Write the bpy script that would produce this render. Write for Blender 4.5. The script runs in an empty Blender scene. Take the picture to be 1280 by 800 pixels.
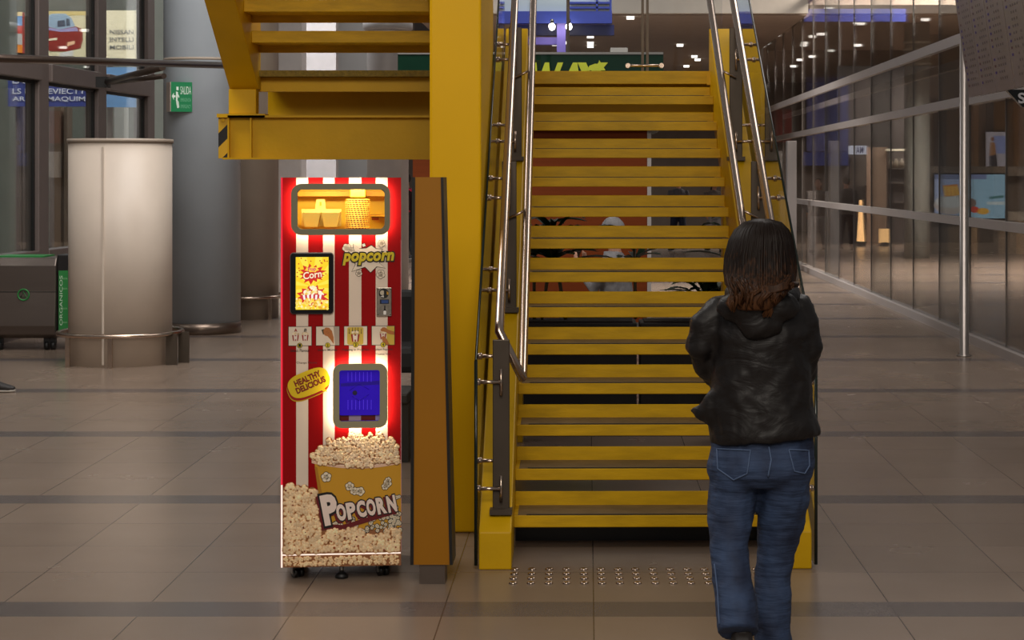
import bpy, math, random
from mathutils import Vector, Matrix
from mathutils.bvhtree import BVHTree
random.seed(7)
SC = bpy.context.scene
COL = SC.collection
F, H, VX, VY = 2370.0, 1.75, 735.0, 220.0      # focal length in pixels, eye height, vanishing point
def at(px, py, Y): return Vector(((px-VX)/F*Y, Y, H-(py-VY)/F*Y))
def X_(px, Y): return (px-VX)/F*Y
def Z_(py, Y): return H-(py-VY)/F*Y

# ------------------------------------------------------------------ colour and materials
def lin(c):
    c = c/255.0
    return c/12.92 if c <= 0.04045 else ((c+0.055)/1.055)**2.4
def S(r, g, b, k=1.0): return (lin(r)*k, lin(g)*k, lin(b)*k, 1.0)
MATS = {}
def mat(name, col, rough=0.5, metal=0.0, var=0.0, scale=6.0, bump=0.0, bscale=60.0, emit=None, estr=0.0, spec=0.5, stretch=None):
    if name in MATS: return MATS[name]
    m = bpy.data.materials.new(name); m.use_nodes = True
    nt = m.node_tree; N = nt.nodes; L = nt.links
    b = N['Principled BSDF']
    b.inputs['Base Color'].default_value = col; b.inputs['Roughness'].default_value = rough
    b.inputs['Metallic'].default_value = metal; b.inputs['Specular IOR Level'].default_value = spec
    if emit is not None:
        b.inputs['Emission Color'].default_value = emit; b.inputs['Emission Strength'].default_value = estr
    tc = N.new('ShaderNodeTexCoord')
    src = tc.outputs['Object']
    if stretch:
        mp = N.new('ShaderNodeMapping'); mp.inputs['Scale'].default_value = stretch
        L.new(src, mp.inputs['Vector']); src = mp.outputs['Vector']
    if var > 0:
        n = N.new('ShaderNodeTexNoise'); n.inputs['Scale'].default_value = scale; n.inputs['Detail'].default_value = 5
        L.new(src, n.inputs['Vector'])
        mr = N.new('ShaderNodeMapRange'); mr.inputs['From Min'].default_value = 0.3; mr.inputs['From Max'].default_value = 0.7
        mr.inputs['To Min'].default_value = 1-var; mr.inputs['To Max'].default_value = 1+var*0.6
        L.new(n.outputs['Fac'], mr.inputs['Value'])
        mx = N.new('ShaderNodeVectorMath'); mx.operation = 'SCALE'; mx.inputs[0].default_value = col[:3]
        L.new(mr.outputs['Result'], mx.inputs['Scale'])
        L.new(mx.outputs['Vector'], b.inputs['Base Color'])
    if bump > 0:
        n2 = N.new('ShaderNodeTexNoise'); n2.inputs['Scale'].default_value = bscale; n2.inputs['Detail'].default_value = 4
        L.new(src, n2.inputs['Vector'])
        bp = N.new('ShaderNodeBump'); bp.inputs['Strength'].default_value = bump; bp.inputs['Distance'].default_value = 0.02
        L.new(n2.outputs['Fac'], bp.inputs['Height']); L.new(bp.outputs['Normal'], b.inputs['Normal'])
    MATS[name] = m
    return m
def attr_mat(name, rough=0.4, emit=0.0):
    m = bpy.data.materials.new(name); m.use_nodes = True
    nt = m.node_tree; b = nt.nodes['Principled BSDF']
    a = nt.nodes.new('ShaderNodeVertexColor'); a.layer_name = 'Col'
    nt.links.new(a.outputs['Color'], b.inputs['Base Color']); b.inputs['Roughness'].default_value = rough
    if emit > 0:
        nt.links.new(a.outputs['Color'], b.inputs['Emission Color']); b.inputs['Emission Strength'].default_value = emit
        b.inputs['Base Color'].default_value = (0.02, 0.02, 0.02, 1); nt.links.remove(b.inputs['Base Color'].links[0])
    MATS[name] = m
    return m
def glass_mat(name, tint=(0.93, 0.95, 0.95, 1), base=0.03, k=1.0, rough=0.0):
    m = bpy.data.materials.new(name); m.use_nodes = True
    nt = m.node_tree; N = nt.nodes; L = nt.links
    N.remove(N['Principled BSDF'])
    t = N.new('ShaderNodeBsdfTransparent'); t.inputs['Color'].default_value = tint
    g = N.new('ShaderNodeBsdfGlossy'); g.inputs['Roughness'].default_value = rough; g.inputs['Color'].default_value = (0.9, 0.9, 0.9, 1)
    fr = N.new('ShaderNodeFresnel'); fr.inputs['IOR'].default_value = 1.45
    ml = N.new('ShaderNodeMath'); ml.operation = 'MULTIPLY_ADD'; ml.inputs[1].default_value = k; ml.inputs[2].default_value = base
    ml.use_clamp = True
    L.new(fr.outputs['Fac'], ml.inputs[0])
    mx = N.new('ShaderNodeMixShader'); L.new(ml.outputs['Value'], mx.inputs['Fac'])
    L.new(t.outputs['BSDF'], mx.inputs[1]); L.new(g.outputs['BSDF'], mx.inputs[2])
    L.new(mx.outputs['Shader'], N['Material Output'].inputs['Surface'])
    MATS[name] = m
    return m
def emit_mat(name, col, s):
    m = bpy.data.materials.new(name); m.use_nodes = True
    nt = m.node_tree; N = nt.nodes
    N.remove(N['Principled BSDF'])
    e = N.new('ShaderNodeEmission'); e.inputs['Color'].default_value = col; e.inputs['Strength'].default_value = s
    nt.links.new(e.outputs['Emission'], N['Material Output'].inputs['Surface'])
    MATS[name] = m
    return m

# ------------------------------------------------------------------ mesh builder
class MB:
    def __init__(s): s.v = []; s.f = []; s.c = []; s.cc = (1, 1, 1, 1); s.sm = []; s.smooth = False
    def add(s, vs, fs, col=None):
        o = len(s.v); s.v += [tuple(p) for p in vs]
        for f in fs:
            s.f.append([i+o for i in f]); s.sm.append(s.smooth)
            s.c.append(col if isinstance(col, list) and 0 else (col or s.cc))
        return s
    def box(s, x0, x1, y0, y1, z0, z1, M=None, col=None):
        vs = [Vector((x, y, z)) for z in (z0, z1) for y in (y0, y1) for x in (x0, x1)]
        if M: vs = [M @ p for p in vs]
        return s.add(vs, [(0, 2, 3, 1), (4, 5, 7, 6), (0, 1, 5, 4), (2, 6, 7, 3), (0, 4, 6, 2), (1, 3, 7, 5)], col)
    def prism(s, poly, axis, a0, a1, col=None):
        """poly 2-D, extruded along axis ('x': poly is (y,z); 'y': poly is (x,z); 'z': poly is (x,y))."""
        def P(p, a):
            return {'x': (a, p[0], p[1]), 'y': (p[0], a, p[1]), 'z': (p[0], p[1], a)}[axis]
        n = len(poly)
        vs = [P(p, a0) for p in poly]+[P(p, a1) for p in poly]
        fs = [tuple(range(n))[::-1], tuple(range(n, 2*n))]+[(i, (i+1) % n, n+(i+1) % n, n+i) for i in range(n)]
        return s.add(vs, fs, col)
    def loft(s, pts, rad, n=14, up=None, caps=True, col=None, closed=False):
        """Tube along pts with elliptical radii (a across, b along 'up')."""
        pts = [Vector(p) for p in pts]; m = len(pts)
        ref = Vector(up) if up else Vector((0, 0, 1))
        vs = []; prev = None
        for i, p in enumerate(pts):
            if closed: t = pts[(i+1) % m]-pts[i-1]
            else: t = pts[min(i+1, m-1)]-pts[max(i-1, 0)]
            if not closed and 0 < i < m-1:
                t = (pts[i+1]-p).normalized()+(p-pts[i-1]).normalized()
            t.normalize()
            if prev is None:
                r = ref
                if abs(t.dot(r)) > 0.95: r = Vector((0, 1, 0)) if abs(t.y) < 0.9 else Vector((1, 0, 0))
                b = (r-t*t.dot(r)).normalized()
            else:
                b = (prev-t*t.dot(prev)).normalized()
            prev = b; a = t.cross(b)
            ra, rb = rad[i] if isinstance(rad, (list, tuple)) and isinstance(rad[0], (list, tuple)) else ((rad[i], rad[i]) if isinstance(rad, (list, tuple)) else (rad, rad))
            sc = 1.0
            if 0 < i < m-1 and not closed:
                d = (pts[i+1]-p).normalized().dot(t); sc = 1.0/max(d, 0.6)
            for j in range(n):
                th = 2*math.pi*j/n
                vs.append(p+a*(math.cos(th)*ra*(sc if n < 3 else 1))+b*(math.sin(th)*rb))
        fs = []
        mm = m if closed else m-1
        for i in range(mm):
            for j in range(n):
                i2 = (i+1) % m
                fs.append((i*n+j, i*n+(j+1) % n, i2*n+(j+1) % n, i2*n+j))
        if caps and not closed:
            fs.append(tuple(range(n))[::-1]); fs.append(tuple(range((m-1)*n, m*n)))
        sm = s.smooth; s.smooth = True
        s.add(vs, fs, col); s.smooth = sm
        if caps and not closed: s.sm[-1] = s.sm[-2] = False
        return s
    def cyl(s, p0, p1, r, n=16, col=None): return s.loft([p0, p1], r, n, col=col)
    def rings(s, rs, n=20, col=None):
        """Horizontal elliptical rings (cx,cy,z,rx,ry) stacked."""
        vs = []
        for (cx, cy, z, rx, ry) in rs:
            for j in range(n):
                th = 2*math.pi*j/n; vs.append((cx+rx*math.cos(th), cy+ry*math.sin(th), z))
        fs = []; m = len(rs)
        for i in range(m-1):
            for j in range(n): fs.append((i*n+j, i*n+(j+1) % n, (i+1)*n+(j+1) % n, (i+1)*n+j))
        sm = s.smooth; s.smooth = True
        fs.append(tuple(range(n))[::-1]); fs.append(tuple(range((m-1)*n, m*n)))
        s.add(vs, fs, col); s.smooth = sm; s.sm[-1] = s.sm[-2] = False
        return s
    def ball(s, c, r, n=12, m=8, col=None, M=None):
        r = r if isinstance(r, (list, tuple)) else (r, r, r)
        vs = []
        for i in range(m+1):
            ph = math.pi*i/m
            for j in range(n):
                th = 2*math.pi*j/n
                p = Vector((r[0]*math.sin(ph)*math.cos(th), r[1]*math.sin(ph)*math.sin(th), -r[2]*math.cos(ph)))
                if M: p = M @ p
                vs.append(Vector(c)+p)
        fs = []
        for i in range(m):
            for j in range(n): fs.append((i*n+j, i*n+(j+1) % n, (i+1)*n+(j+1) % n, (i+1)*n+j))
        sm = s.smooth; s.smooth = True; s.add(vs, fs, col); s.smooth = sm
        return s
    def mesh(s, name, origin=(0, 0, 0)):
        me = bpy.data.meshes.new(name)
        ox, oy, oz = origin
        me.from_pydata([(x-ox, y-oy, z-oz) for x, y, z in s.v], [], s.f)
        me.polygons.foreach_set('use_smooth', s.sm)
        if any(c != (1, 1, 1, 1) for c in s.c):
            ca = me.color_attributes.new('Col', 'FLOAT_COLOR', 'CORNER')
            flat = []
            for f, c in zip(s.f, s.c):
                if isinstance(c[0], (tuple, list)):
                    for q in c: flat += list(q)
                else: flat += list(c)*len(f)
            ca.data.foreach_set('color', flat)
        me.update()
        return me
    def build(s, name, m, parent=None, origin=None, bevel=0.0, seg=2):
        if origin is None: origin = (0, 0, 0)
        o = bpy.data.objects.new(name, s.mesh(name, origin)); COL.objects.link(o)
        if m is not None: o.data.materials.append(m)
        if parent is not None: o.parent = parent
        else: o.location = origin
        if bevel > 0:
            b = o.modifiers.new('b', 'BEVEL'); b.width = bevel; b.segments = seg; b.limit_method = 'ANGLE'; b.angle_limit = 0.6
        return o
def thing(name, label, cat, loc=(0, 0, 0), rz=0.0, group=None):
    o = bpy.data.objects.new(name, None); COL.objects.link(o)
    o.empty_display_size = 0.1
    o.location = loc; o.rotation_euler = (0, 0, rz)
    o['label'] = label; o['category'] = cat
    if group: o['group'] = group
    return o
def tag(o, label, cat, group=None, kind=None):
    o['label'] = label; o['category'] = cat
    if group: o['group'] = group
    if kind: o['kind'] = kind
    return o
def struct(o): o['kind'] = 'structure'; return o
def dup(root, loc=None, rz=None, label=None):
    r = root.copy(); COL.objects.link(r)
    if loc is not None: r.location = loc
    if rz is not None: r.rotation_euler = (0, 0, rz)
    if label: r['label'] = label
    for ch in list(root.children):
        c = ch.copy(); COL.objects.link(c); c.parent = r
        for g in list(ch.children):
            d = g.copy(); COL.objects.link(d); d.parent = c
    return r
def remesh(mb, voxel=0.01, smooth=4, disp=0.0, dscale=0.1, sfac=0.6):
    """Fuse the lofted pieces into one continuous skin; returns a mesh."""
    o = bpy.data.objects.new('fuse', mb.mesh('fuse')); COL.objects.link(o)
    r = o.modifiers.new('r', 'REMESH'); r.mode = 'VOXEL'; r.voxel_size = voxel; r.use_smooth_shade = True
    if smooth:
        q = o.modifiers.new('s', 'SMOOTH'); q.iterations = smooth; q.factor = sfac
    if disp > 0:
        t = bpy.data.textures.new('folds', 'CLOUDS'); t.noise_scale = dscale; t.noise_depth = 2
        d = o.modifiers.new('d', 'DISPLACE'); d.texture = t; d.strength = disp; d.mid_level = 0.5; d.texture_coords = 'LOCAL'
    dg = bpy.context.evaluated_depsgraph_get()
    me = bpy.data.meshes.new_from_object(o.evaluated_get(dg))
    bpy.data.objects.remove(o)
    for p in me.polygons: p.use_smooth = True
    return me
def mesh_obj(name, me, m, parent=None, off=(0, 0, 0)):
    if off != (0, 0, 0):
        me.transform(Matrix.Translation(-Vector(off)))
    o = bpy.data.objects.new(name, me); COL.objects.link(o)
    me.materials.clear(); me.materials.append(m)
    if parent is not None: o.parent = parent
    return o
_T = {}
def text_geo(s, offset=0.0, shear=0.0, spacing=1.0):
    k = (s, offset, shear, spacing)
    if k in _T: return _T[k]
    cu = bpy.data.curves.new('t', 'FONT'); cu.body = s; cu.offset = offset; cu.shear = shear; cu.space_character = spacing
    cu.resolution_u = 3; cu.fill_mode = 'FRONT'
    o = bpy.data.objects.new('t', cu); COL.objects.link(o)
    bpy.context.view_layer.update()
    me = bpy.data.meshes.new_from_object(o.evaluated_get(bpy.context.evaluated_depsgraph_get()))
    r = ([(v.co.x, v.co.y) for v in me.vertices], [tuple(p.vertices) for p in me.polygons])
    bpy.data.objects.remove(o); bpy.data.meshes.remove(me); bpy.data.curves.remove(cu)
    _T[k] = r
    return r
def text_fit(s, w, h, off=0.0, shear=0.0, spacing=1.0, rot=0.0, base=0.0):
    """2-D verts centred at 0 that fill w x h, and faces. off thickens strokes; the fit uses 'base' thickness."""
    v0, _ = text_geo(s, base, shear, spacing); v, f = text_geo(s, off, shear, spacing)
    xs = [p[0] for p in v0]; ys = [p[1] for p in v0]
    sx = w/(max(xs)-min(xs)); sy = h/(max(ys)-min(ys)); cx = (max(xs)+min(xs))/2; cy = (max(ys)+min(ys))/2
    c, sn = math.cos(rot), math.sin(rot)
    out = []
    for x, y in v:
        a, b = (x-cx)*sx, (y-cy)*sy
        out.append((a*c-b*sn, a*sn+b*c))
    return out, f
def put_text(mb, s, centre, w, h, ux=(1, 0, 0), uz=(0, 0, 1), col=(1, 1, 1, 1), **k):
    v, f = text_fit(s, w, h, **k); c = Vector(centre); a = Vector(ux); b = Vector(uz)
    mb.add([c+a*x+b*z for x, z in v], f, col)

# ------------------------------------------------------------------ shared materials
YEL = mat('yellow_paint', S(214, 168, 3), 0.45, spec=0.3, var=0.10, scale=3.0, bump=0.05, bscale=40)
YELW = mat('worn_yellow_paint', S(208, 164, 6), 0.5, spec=0.3, var=0.18, scale=9.0, bump=0.08, bscale=70, stretch=(0.6, 3, 3))
TREADB = mat('worn_tread_tile', S(122, 100, 66), 0.55, var=0.25, scale=10)
STEEL = mat('brushed_steel', S(196, 176, 160), 0.24, 1.0)
STEELD = mat('dark_steel_plate', S(84, 74, 64), 0.45, 0.6, var=0.12)
BLACK = mat('black_rubber', S(16, 16, 17), 0.5)
BLACKM = mat('black_gloss', S(12, 12, 13), 0.2)
PRINT = attr_mat('printed_vinyl', 0.38)
SCREEN = attr_mat('screen_glow', 0.3, 1.0)
GLASS = glass_mat('clear_glass', (0.95, 0.96, 0.96, 1), 0.0, 0.7)
GLASSG = glass_mat('facade_glass', (0.86, 0.89, 0.88, 1), 0.01, 0.4)
GLASSW = glass_mat('wall_glass', (0.88, 0.87, 0.86, 1), 0.02, 0.6)
GLASSW2 = glass_mat('wall_glass_banded', (0.78, 0.79, 0.78, 1), 0.03, 0.7)  # darker tint imitates reflected vertical bands across the panes
GEDGE = mat('glass_edge', S(24, 34, 28), 0.2)
# ================================================================== SETTING
def floor_mat():
    m = bpy.data.materials.new('floor_tiles'); m.use_nodes = True
    nt = m.node_tree; N = nt.nodes; L = nt.links; b = N['Principled BSDF']
    tc = N.new('ShaderNodeTexCoord'); sp = N.new('ShaderNodeSeparateXYZ'); L.new(tc.outputs['Object'], sp.inputs[0])
    def M(op, a, bb=None, c=None):
        n = N.new('ShaderNodeMath'); n.operation = op
        for i, q in enumerate((a, bb, c)):
            if q is None: continue
            if isinstance(q, (int, float)): n.inputs[i].default_value = q
            else: L.new(q, n.inputs[i])
        return n.outputs[0]
    x, y = sp.outputs['X'], sp.outputs['Y']
    xi = M('DIVIDE', M('SUBTRACT', x, 0.02), 0.605)
    fx = M('FRACT', xi); jx = M('LESS_THAN', fx, 0.009)
    v = M('MODULO', M('ADD', y, 260-7.53), 2.6)
    stripe = M('LESS_THAN', v, 0.255)
    t = M('DIVIDE', M('SUBTRACT', v, 0.255), 0.58625)
    jy = M('MULTIPLY', M('LESS_THAN', M('FRACT', M('ADD', t, 10)), 0.008), M('SUBTRACT', 1, stripe))
    joint = M('MAXIMUM', jx, M('MULTIPLY', jy, 0.8))
    wn = N.new('ShaderNodeTexWhiteNoise'); wn.noise_dimensions = '3D'
    cb = N.new('ShaderNodeCombineXYZ'); L.new(M('FLOOR', xi), cb.inputs[0]); L.new(M('FLOOR', t), cb.inputs[1])
    L.new(M('FLOOR', M('DIVIDE', M('ADD', y, 260-7.53), 2.6)), cb.inputs[2]); L.new(cb.outputs[0], wn.inputs['Vector'])
    no = N.new('ShaderNodeTexNoise'); no.inputs['Scale'].default_value = 1.6; no.inputs['Detail'].default_value = 6; L.new(tc.outputs['Object'], no.inputs['Vector'])
    n2 = N.new('ShaderNodeTexNoise'); n2.inputs['Scale'].default_value = 160; L.new(tc.outputs['Object'], n2.inputs['Vector'])
    k = M('MULTIPLY', M('ADD', 0.93, M('MULTIPLY', wn.outputs['Value'], 0.10)), M('ADD', 0.86, M('MULTIPLY', no.outputs['Fac'], 0.28)))
    k = M('MULTIPLY', k, M('ADD', 0.92, M('MULTIPLY', n2.outputs['Fac'], 0.16)))
    mx = N.new('ShaderNodeMix'); mx.data_type = 'RGBA'; mx.inputs['A'].default_value = S(136, 119, 105); mx.inputs['B'].default_value = S(100, 91, 88)
    L.new(stripe, mx.inputs['Factor'])
    m2 = N.new('ShaderNodeMix'); m2.data_type = 'RGBA'; m2.inputs['B'].default_value = S(58, 48, 44); L.new(M('MULTIPLY', joint, 0.85), m2.inputs['Factor']); L.new(mx.outputs['Result'], m2.inputs['A'])
    sc = N.new('ShaderNodeVectorMath'); sc.operation = 'SCALE'; L.new(m2.outputs['Result'], sc.inputs[0]); L.new(k, sc.inputs['Scale'])
    L.new(sc.outputs['Vector'], b.inputs['Base Color'])
    L.new(M('ADD', 0.24, M('MULTIPLY', no.outputs['Fac'], 0.05)), b.inputs['Roughness'])
    b.inputs['Specular IOR Level'].default_value = 0.5
    bp = N.new('ShaderNodeBump'); bp.inputs['Strength'].default_value = 0.15; bp.inputs['Distance'].default_value = 0.004
    L.new(M('SUBTRACT', 1, joint), bp.inputs['Height']); L.new(bp.outputs['Normal'], b.inputs['Normal'])
    return m
struct(MB().box(-16, 16, -4, 62, -0.06, 0).build('floor', floor_mat()))

GREYW = mat('pale_wall', S(176, 172, 168), 0.6, var=0.05, scale=2)
DARKW = mat('dark_wall', S(140, 126, 116), 0.7, var=0.15, scale=2)
# far end of the hall
struct(MB().box(-16, 16, 60, 60.2, 0, 8).build('wall_back', DARKW))
struct(MB().box(-3.2, 4.02, 34.6, 34.8, 4.72, 8.5).build('wall_fascia', mat('fascia_white', S(214, 206, 194), 0.6, var=0.04)))
struct(MB().box(-3.2, 4.02, 34.85, 59.9, 4.7, 4.8).build('ceiling', mat('dark_ceiling', S(178, 160, 146), 0.8, var=0.08)))
struct(MB().box(4.1, 15.9, 36.0, 59.9, 5.0, 5.1).build('ceiling_right', MATS['dark_ceiling']))
struct(MB().box(-11.5, -4.3, 45.0, 45.2, 0, 8.5).build('wall_back_left', GREYW))
struct(MB().box(-4.3, -2.6, 47.0, 47.2, 0, 8.5).build('wall_back_recess', mat('grey_recess', S(104, 98, 96), 0.6)))
struct(MB().box(-2.6, 1.5, 50.0, 50.2, 0, 4.65).build('wall_back_centre', mat('grey_mid', S(96, 90, 88), 0.6)))
# recessed downlights, each a thing of its own
LAMP = emit_mat('downlight_glow', (1.0, 0.93, 0.84, 1), 3.0)
def downlights(lst, z, label, group, w):
    me = MB().box(-w, w, -0.06, 0.06, -0.05, 0.0).mesh('downlight'); me.materials.append(LAMP)
    for (px, py) in lst:
        Y = F*(z-0.05-H)/(VY-py); o = bpy.data.objects.new('ceiling_downlight', me); COL.objects.link(o); o.location = (X_(px, Y), Y, z)
        tag(o, label, 'ceiling light', group)
downlights([(738, 44), (738, 47.5), (738, 55.5), (738, 59.5), (716, 37), (706, 44), (694, 57), (788, 24), (706, 55), (684, 44), (850, 58), (868, 72), (872, 76), (858, 84)], 4.7,
           'small white rectangular downlight glowing in the dark ceiling far behind the stairs', 'downlights over the far hall', 0.07)
downlights([(1035.5, 12.6), (1019.6, 24.6), (977, 36), (965, 44), (969, 45.5), (1015, 47), (1025, 44), (1029, 44), (1005, 55), (1004, 58), (957, 56), (952, 59), (1038, 64.5), (984, 68), (976, 73), (1023, 73), (1027, 73), (1005, 82), (1001, 86), (957, 89), (995, 88), (1156, 26), (1071, 30), (1076, 31)], 5.0,
           'small white rectangular downlight glowing in the dark ceiling behind the glass wall', 'downlights behind the glass wall', 0.075)

# ---------------------------------------------------------------- left glazed facade
FR = mat('facade_frame', S(112, 100, 96), 0.45, 0.2, var=0.05)
FD = Vector((0.0527, 1, 0)).normalized(); FN = Vector((FD.y, -FD.x, 0))      # along the facade / into the hall
def FP(Y): return Vector((-6.03+0.0527*(Y-22), Y, 0))
FM = Matrix(((FN.x, FD.x, 0, 0), (FN.y, FD.y, 0, 0), (0, 0, 1, 0), (0, 0, 0, 1)))
def fbox(mb, Y, n0, n1, d0, d1, z0, z1):
    p = FP(Y); mb.box(n0, n1, d0, d1, z0, z1, Matrix.Translation(p) @ FM)
ys = [16.7, 18.85, 21.0, 23.1, 25.2]
GASK = mat('gasket_black', S(14, 13, 13), 0.5)
for i in range(len(ys)-1):
    d = (ys[i+1]-ys[i])/FD.y
    w = thing('window_%d' % (i+1), 'x', 'x'); struct(w); del w['label']; del w['category']
    p = MB(); fbox(p, ys[i], -0.015, 0.0, 0.14, d-0.14, 0.92, 6.5); p.build('pane', GLASSG, w)
    f = MB()
    fbox(f, ys[i], -0.10, 0.06, d-0.16, d+0.16, 0.0, 6.5)
    fbox(f, ys[i], -0.09, 0.07, 0.16, d-0.16, 0.78, 0.93)
    fbox(f, ys[i], -0.09, 0.10, 0.16, d-0.16, 2.80, 3.00)
    f.build('frame', FR, w, bevel=0.01)
    g = MB(); fbox(g, ys[i], -0.02, 0.012, d-0.205, d-0.16, 0.92, 6.5); fbox(g, ys[i], -0.02, 0.012, 0.16, d-0.2, 2.765, 2.80); g.build('gasket', GASK, w)
struct((lambda m: (fbox(m, 16.7, -0.12, 0.02, -1.5, 9.0, 0.0, 0.78), m)[1])(MB()).build('wall_left_base', FR))
# tie tube with struts in front of the facade
t = thing('tie_tube', 'long dark steel tube running level past the tall grey column', 'tube', (0, 0, 0))
MB().loft([at(-60, 70, 15), at(2, 73, 15.2), at(290, 82, 20.0)], 0.035, 14).build('tube', mat('bronze_steel', S(96, 82, 74), 0.3, 0.8), t)
MB().loft([at(130, 103, 21.6), at(203, 84, 18.7)], 0.035, 12).build('strut', MATS['bronze_steel'], t)
MB().loft([at(140, 103, 21.8), at(205, 95, 20.4)], 0.03, 12).build('strut', MATS['bronze_steel'], t)
MB().box(-0.06, 0.06, -0.1, 0.1, -0.06, 0.06, Matrix.Translation(at(129, 103, 21.5))).build('socket', GASK, t)
# outside the facade: building, boards, street
struct(MB().box(-16, -6.9, 40, 40.3, 0, 12).build('wall_outside', mat('outside_wall', S(128, 132, 122), 0.8, var=0.15, scale=1.2)))
def board(name, x0, y0, x1, y1, Y, col, label, cat='sign', depth=0.12):
    a, b = at(x0, y1, Y), at(x1, y0, Y)
    t = thing(name, label, cat, ((a.x+b.x)/2, Y, a.z))
    w, h = b.x-a.x, b.z-a.z
    if a.z > 0.1:
        for q in (-0.42, 0.42): MB().box(q*w-0.04, q*w+0.04, depth, depth+0.08, -a.z, h*0.5).build('leg', FR, t)
    MB().box(-w/2, w/2, 0, depth, 0, h).build('board', mat('board_%s_%d' % (name, int(x0)), col, 0.5, var=0.06), t)
    return t, w, h
def D(mb, poly, col, w, h, x0, y0, x1, y1, lift):
    mb.add([((px-(x0+x1)/2)/(x1-x0)*w, -lift, (y1-py)/(y1-y0)*h) for px, py in poly], [tuple(range(len(poly)))], col)
Q = (58, 14, 111, 80); t, w, h = board('billboard', *Q, 33, S(222, 208, 170), 'cream billboard behind the facade glass, showing a red and blue car')
mb = MB()
D(mb, [(58, 14), (111, 14), (111, 19), (58, 20)], S(205, 180, 110), w, h, *Q, 0.002)
D(mb, [(58, 38), (58, 20), (66, 17), (82, 17), (89, 22), (95, 34), (95, 40), (58, 40)], S(150, 172, 190), w, h, *Q, 0.004)
D(mb, [(72, 26), (81, 25), (82, 33), (72, 34)], S(70, 80, 96), w, h, *Q, 0.006)
D(mb, [(83, 23), (87, 24), (88, 32), (83, 33)], S(70, 80, 96), w, h, *Q, 0.006)
D(mb, [(58, 33), (75, 37), (95, 33), (103, 36), (104, 50), (101, 60), (84, 64), (64, 64), (58, 61)], S(140, 44, 38), w, h, *Q, 0.008)
D(mb, [(58, 34), (75, 37), (96, 34), (98, 39), (76, 40), (58, 37)], S(160, 150, 190), w, h, *Q, 0.01)
D(mb, [(60, 49), (72, 47), (72, 50), (61, 51)], S(240, 225, 190), w, h, *Q, 0.012)
D(mb, [(85, 53), (94, 51), (94, 55), (84, 58)], S(240, 190, 150), w, h, *Q, 0.012)
D(mb, [(75, 66), (92, 63), (92, 70), (75, 71)], S(210, 205, 200), w, h, *Q, 0.012)
mb.build('car_picture', PRINT, t)
Q = (132, 13, 171, 75); t, w, h = board('billboard', *Q, 33, S(226, 212, 178), 'cream billboard behind the facade glass with three lines of dark lettering')
mb = MB()
for s, yy, wd in (('NISSAN', 40, 0.92), ('INTELLI', 49.5, 0.92), ('MOBILI', 59, 0.92)):
    mb = MB(); put_text(mb, s, (0.02*w, -0.01, (75-yy)/62*h), w*wd*0.82, h*0.085, col=S(110, 110, 106), off=0.01)
    mb.build('lettering', PRINT, t)
Q = (10, 92, 131, 133); t, w, h = board('blue_sign', *Q, 31, S(62, 72, 140), 'dark blue sign with white lettering, seen low through the facade glass')
mb = MB()
for s, yy in (('LAS EXPRESIONES', 101), ('LS N BUEVIECTTIEN', 114), ('AR SCOMAQUIMIEN', 124)):
    mb = MB(); put_text(mb, s, (0, -0.01, (133-yy)/41*h), w*0.9, h*0.16, col=S(215, 215, 225), off=0.015)
    mb.build('lettering', PRINT, t)
board('blue_sign', 131.5, 84, 172, 134, 30.5, S(92, 150, 205), 'plain light blue sign panel, seen beside the lettered dark blue one')
for (x0, x1, y0, c, nm, lb) in ((22, 28, 15, S(200, 70, 60), 'street_banner', 'narrow banner in red, white and orange behind the leftmost facade glass'),):
    t, w, h = board(nm, x0, y0, x1, 66, 32, c, lb, 'banner')
    for a, b, c2 in ((15, 20, S(235, 205, 150)), (20, 32, S(130, 170, 215)), (42, 56, S(190, 185, 180)), (56, 66, S(240, 140, 50))):
        mb = MB(); D(mb, [(x0, a), (x1, a), (x1, b), (x0, b)], c2, w, h, x0, y0, x1, 66, 0.004); mb.build('stripe', PRINT, t)
for i, (a, b, c, lb) in enumerate(((68, 76, S(118, 96, 78), 'brown street post outside the facade glass'), (80, 84, S(100, 84, 70), 'thin brown street post outside the facade glass'),
                                   (143, 155, S(190, 192, 188), 'white street post outside the facade glass'))):
    tag(MB().box(X_(a, 29.5), X_(b, 29.5), 29.5, 29.8, 0, Z_(134, 29.5)).build('street_post', mat('street_post%d' % i, c, 0.7), origin=(X_((a+b)/2, 29.5), 29.5, 0)), lb, 'post')

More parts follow.
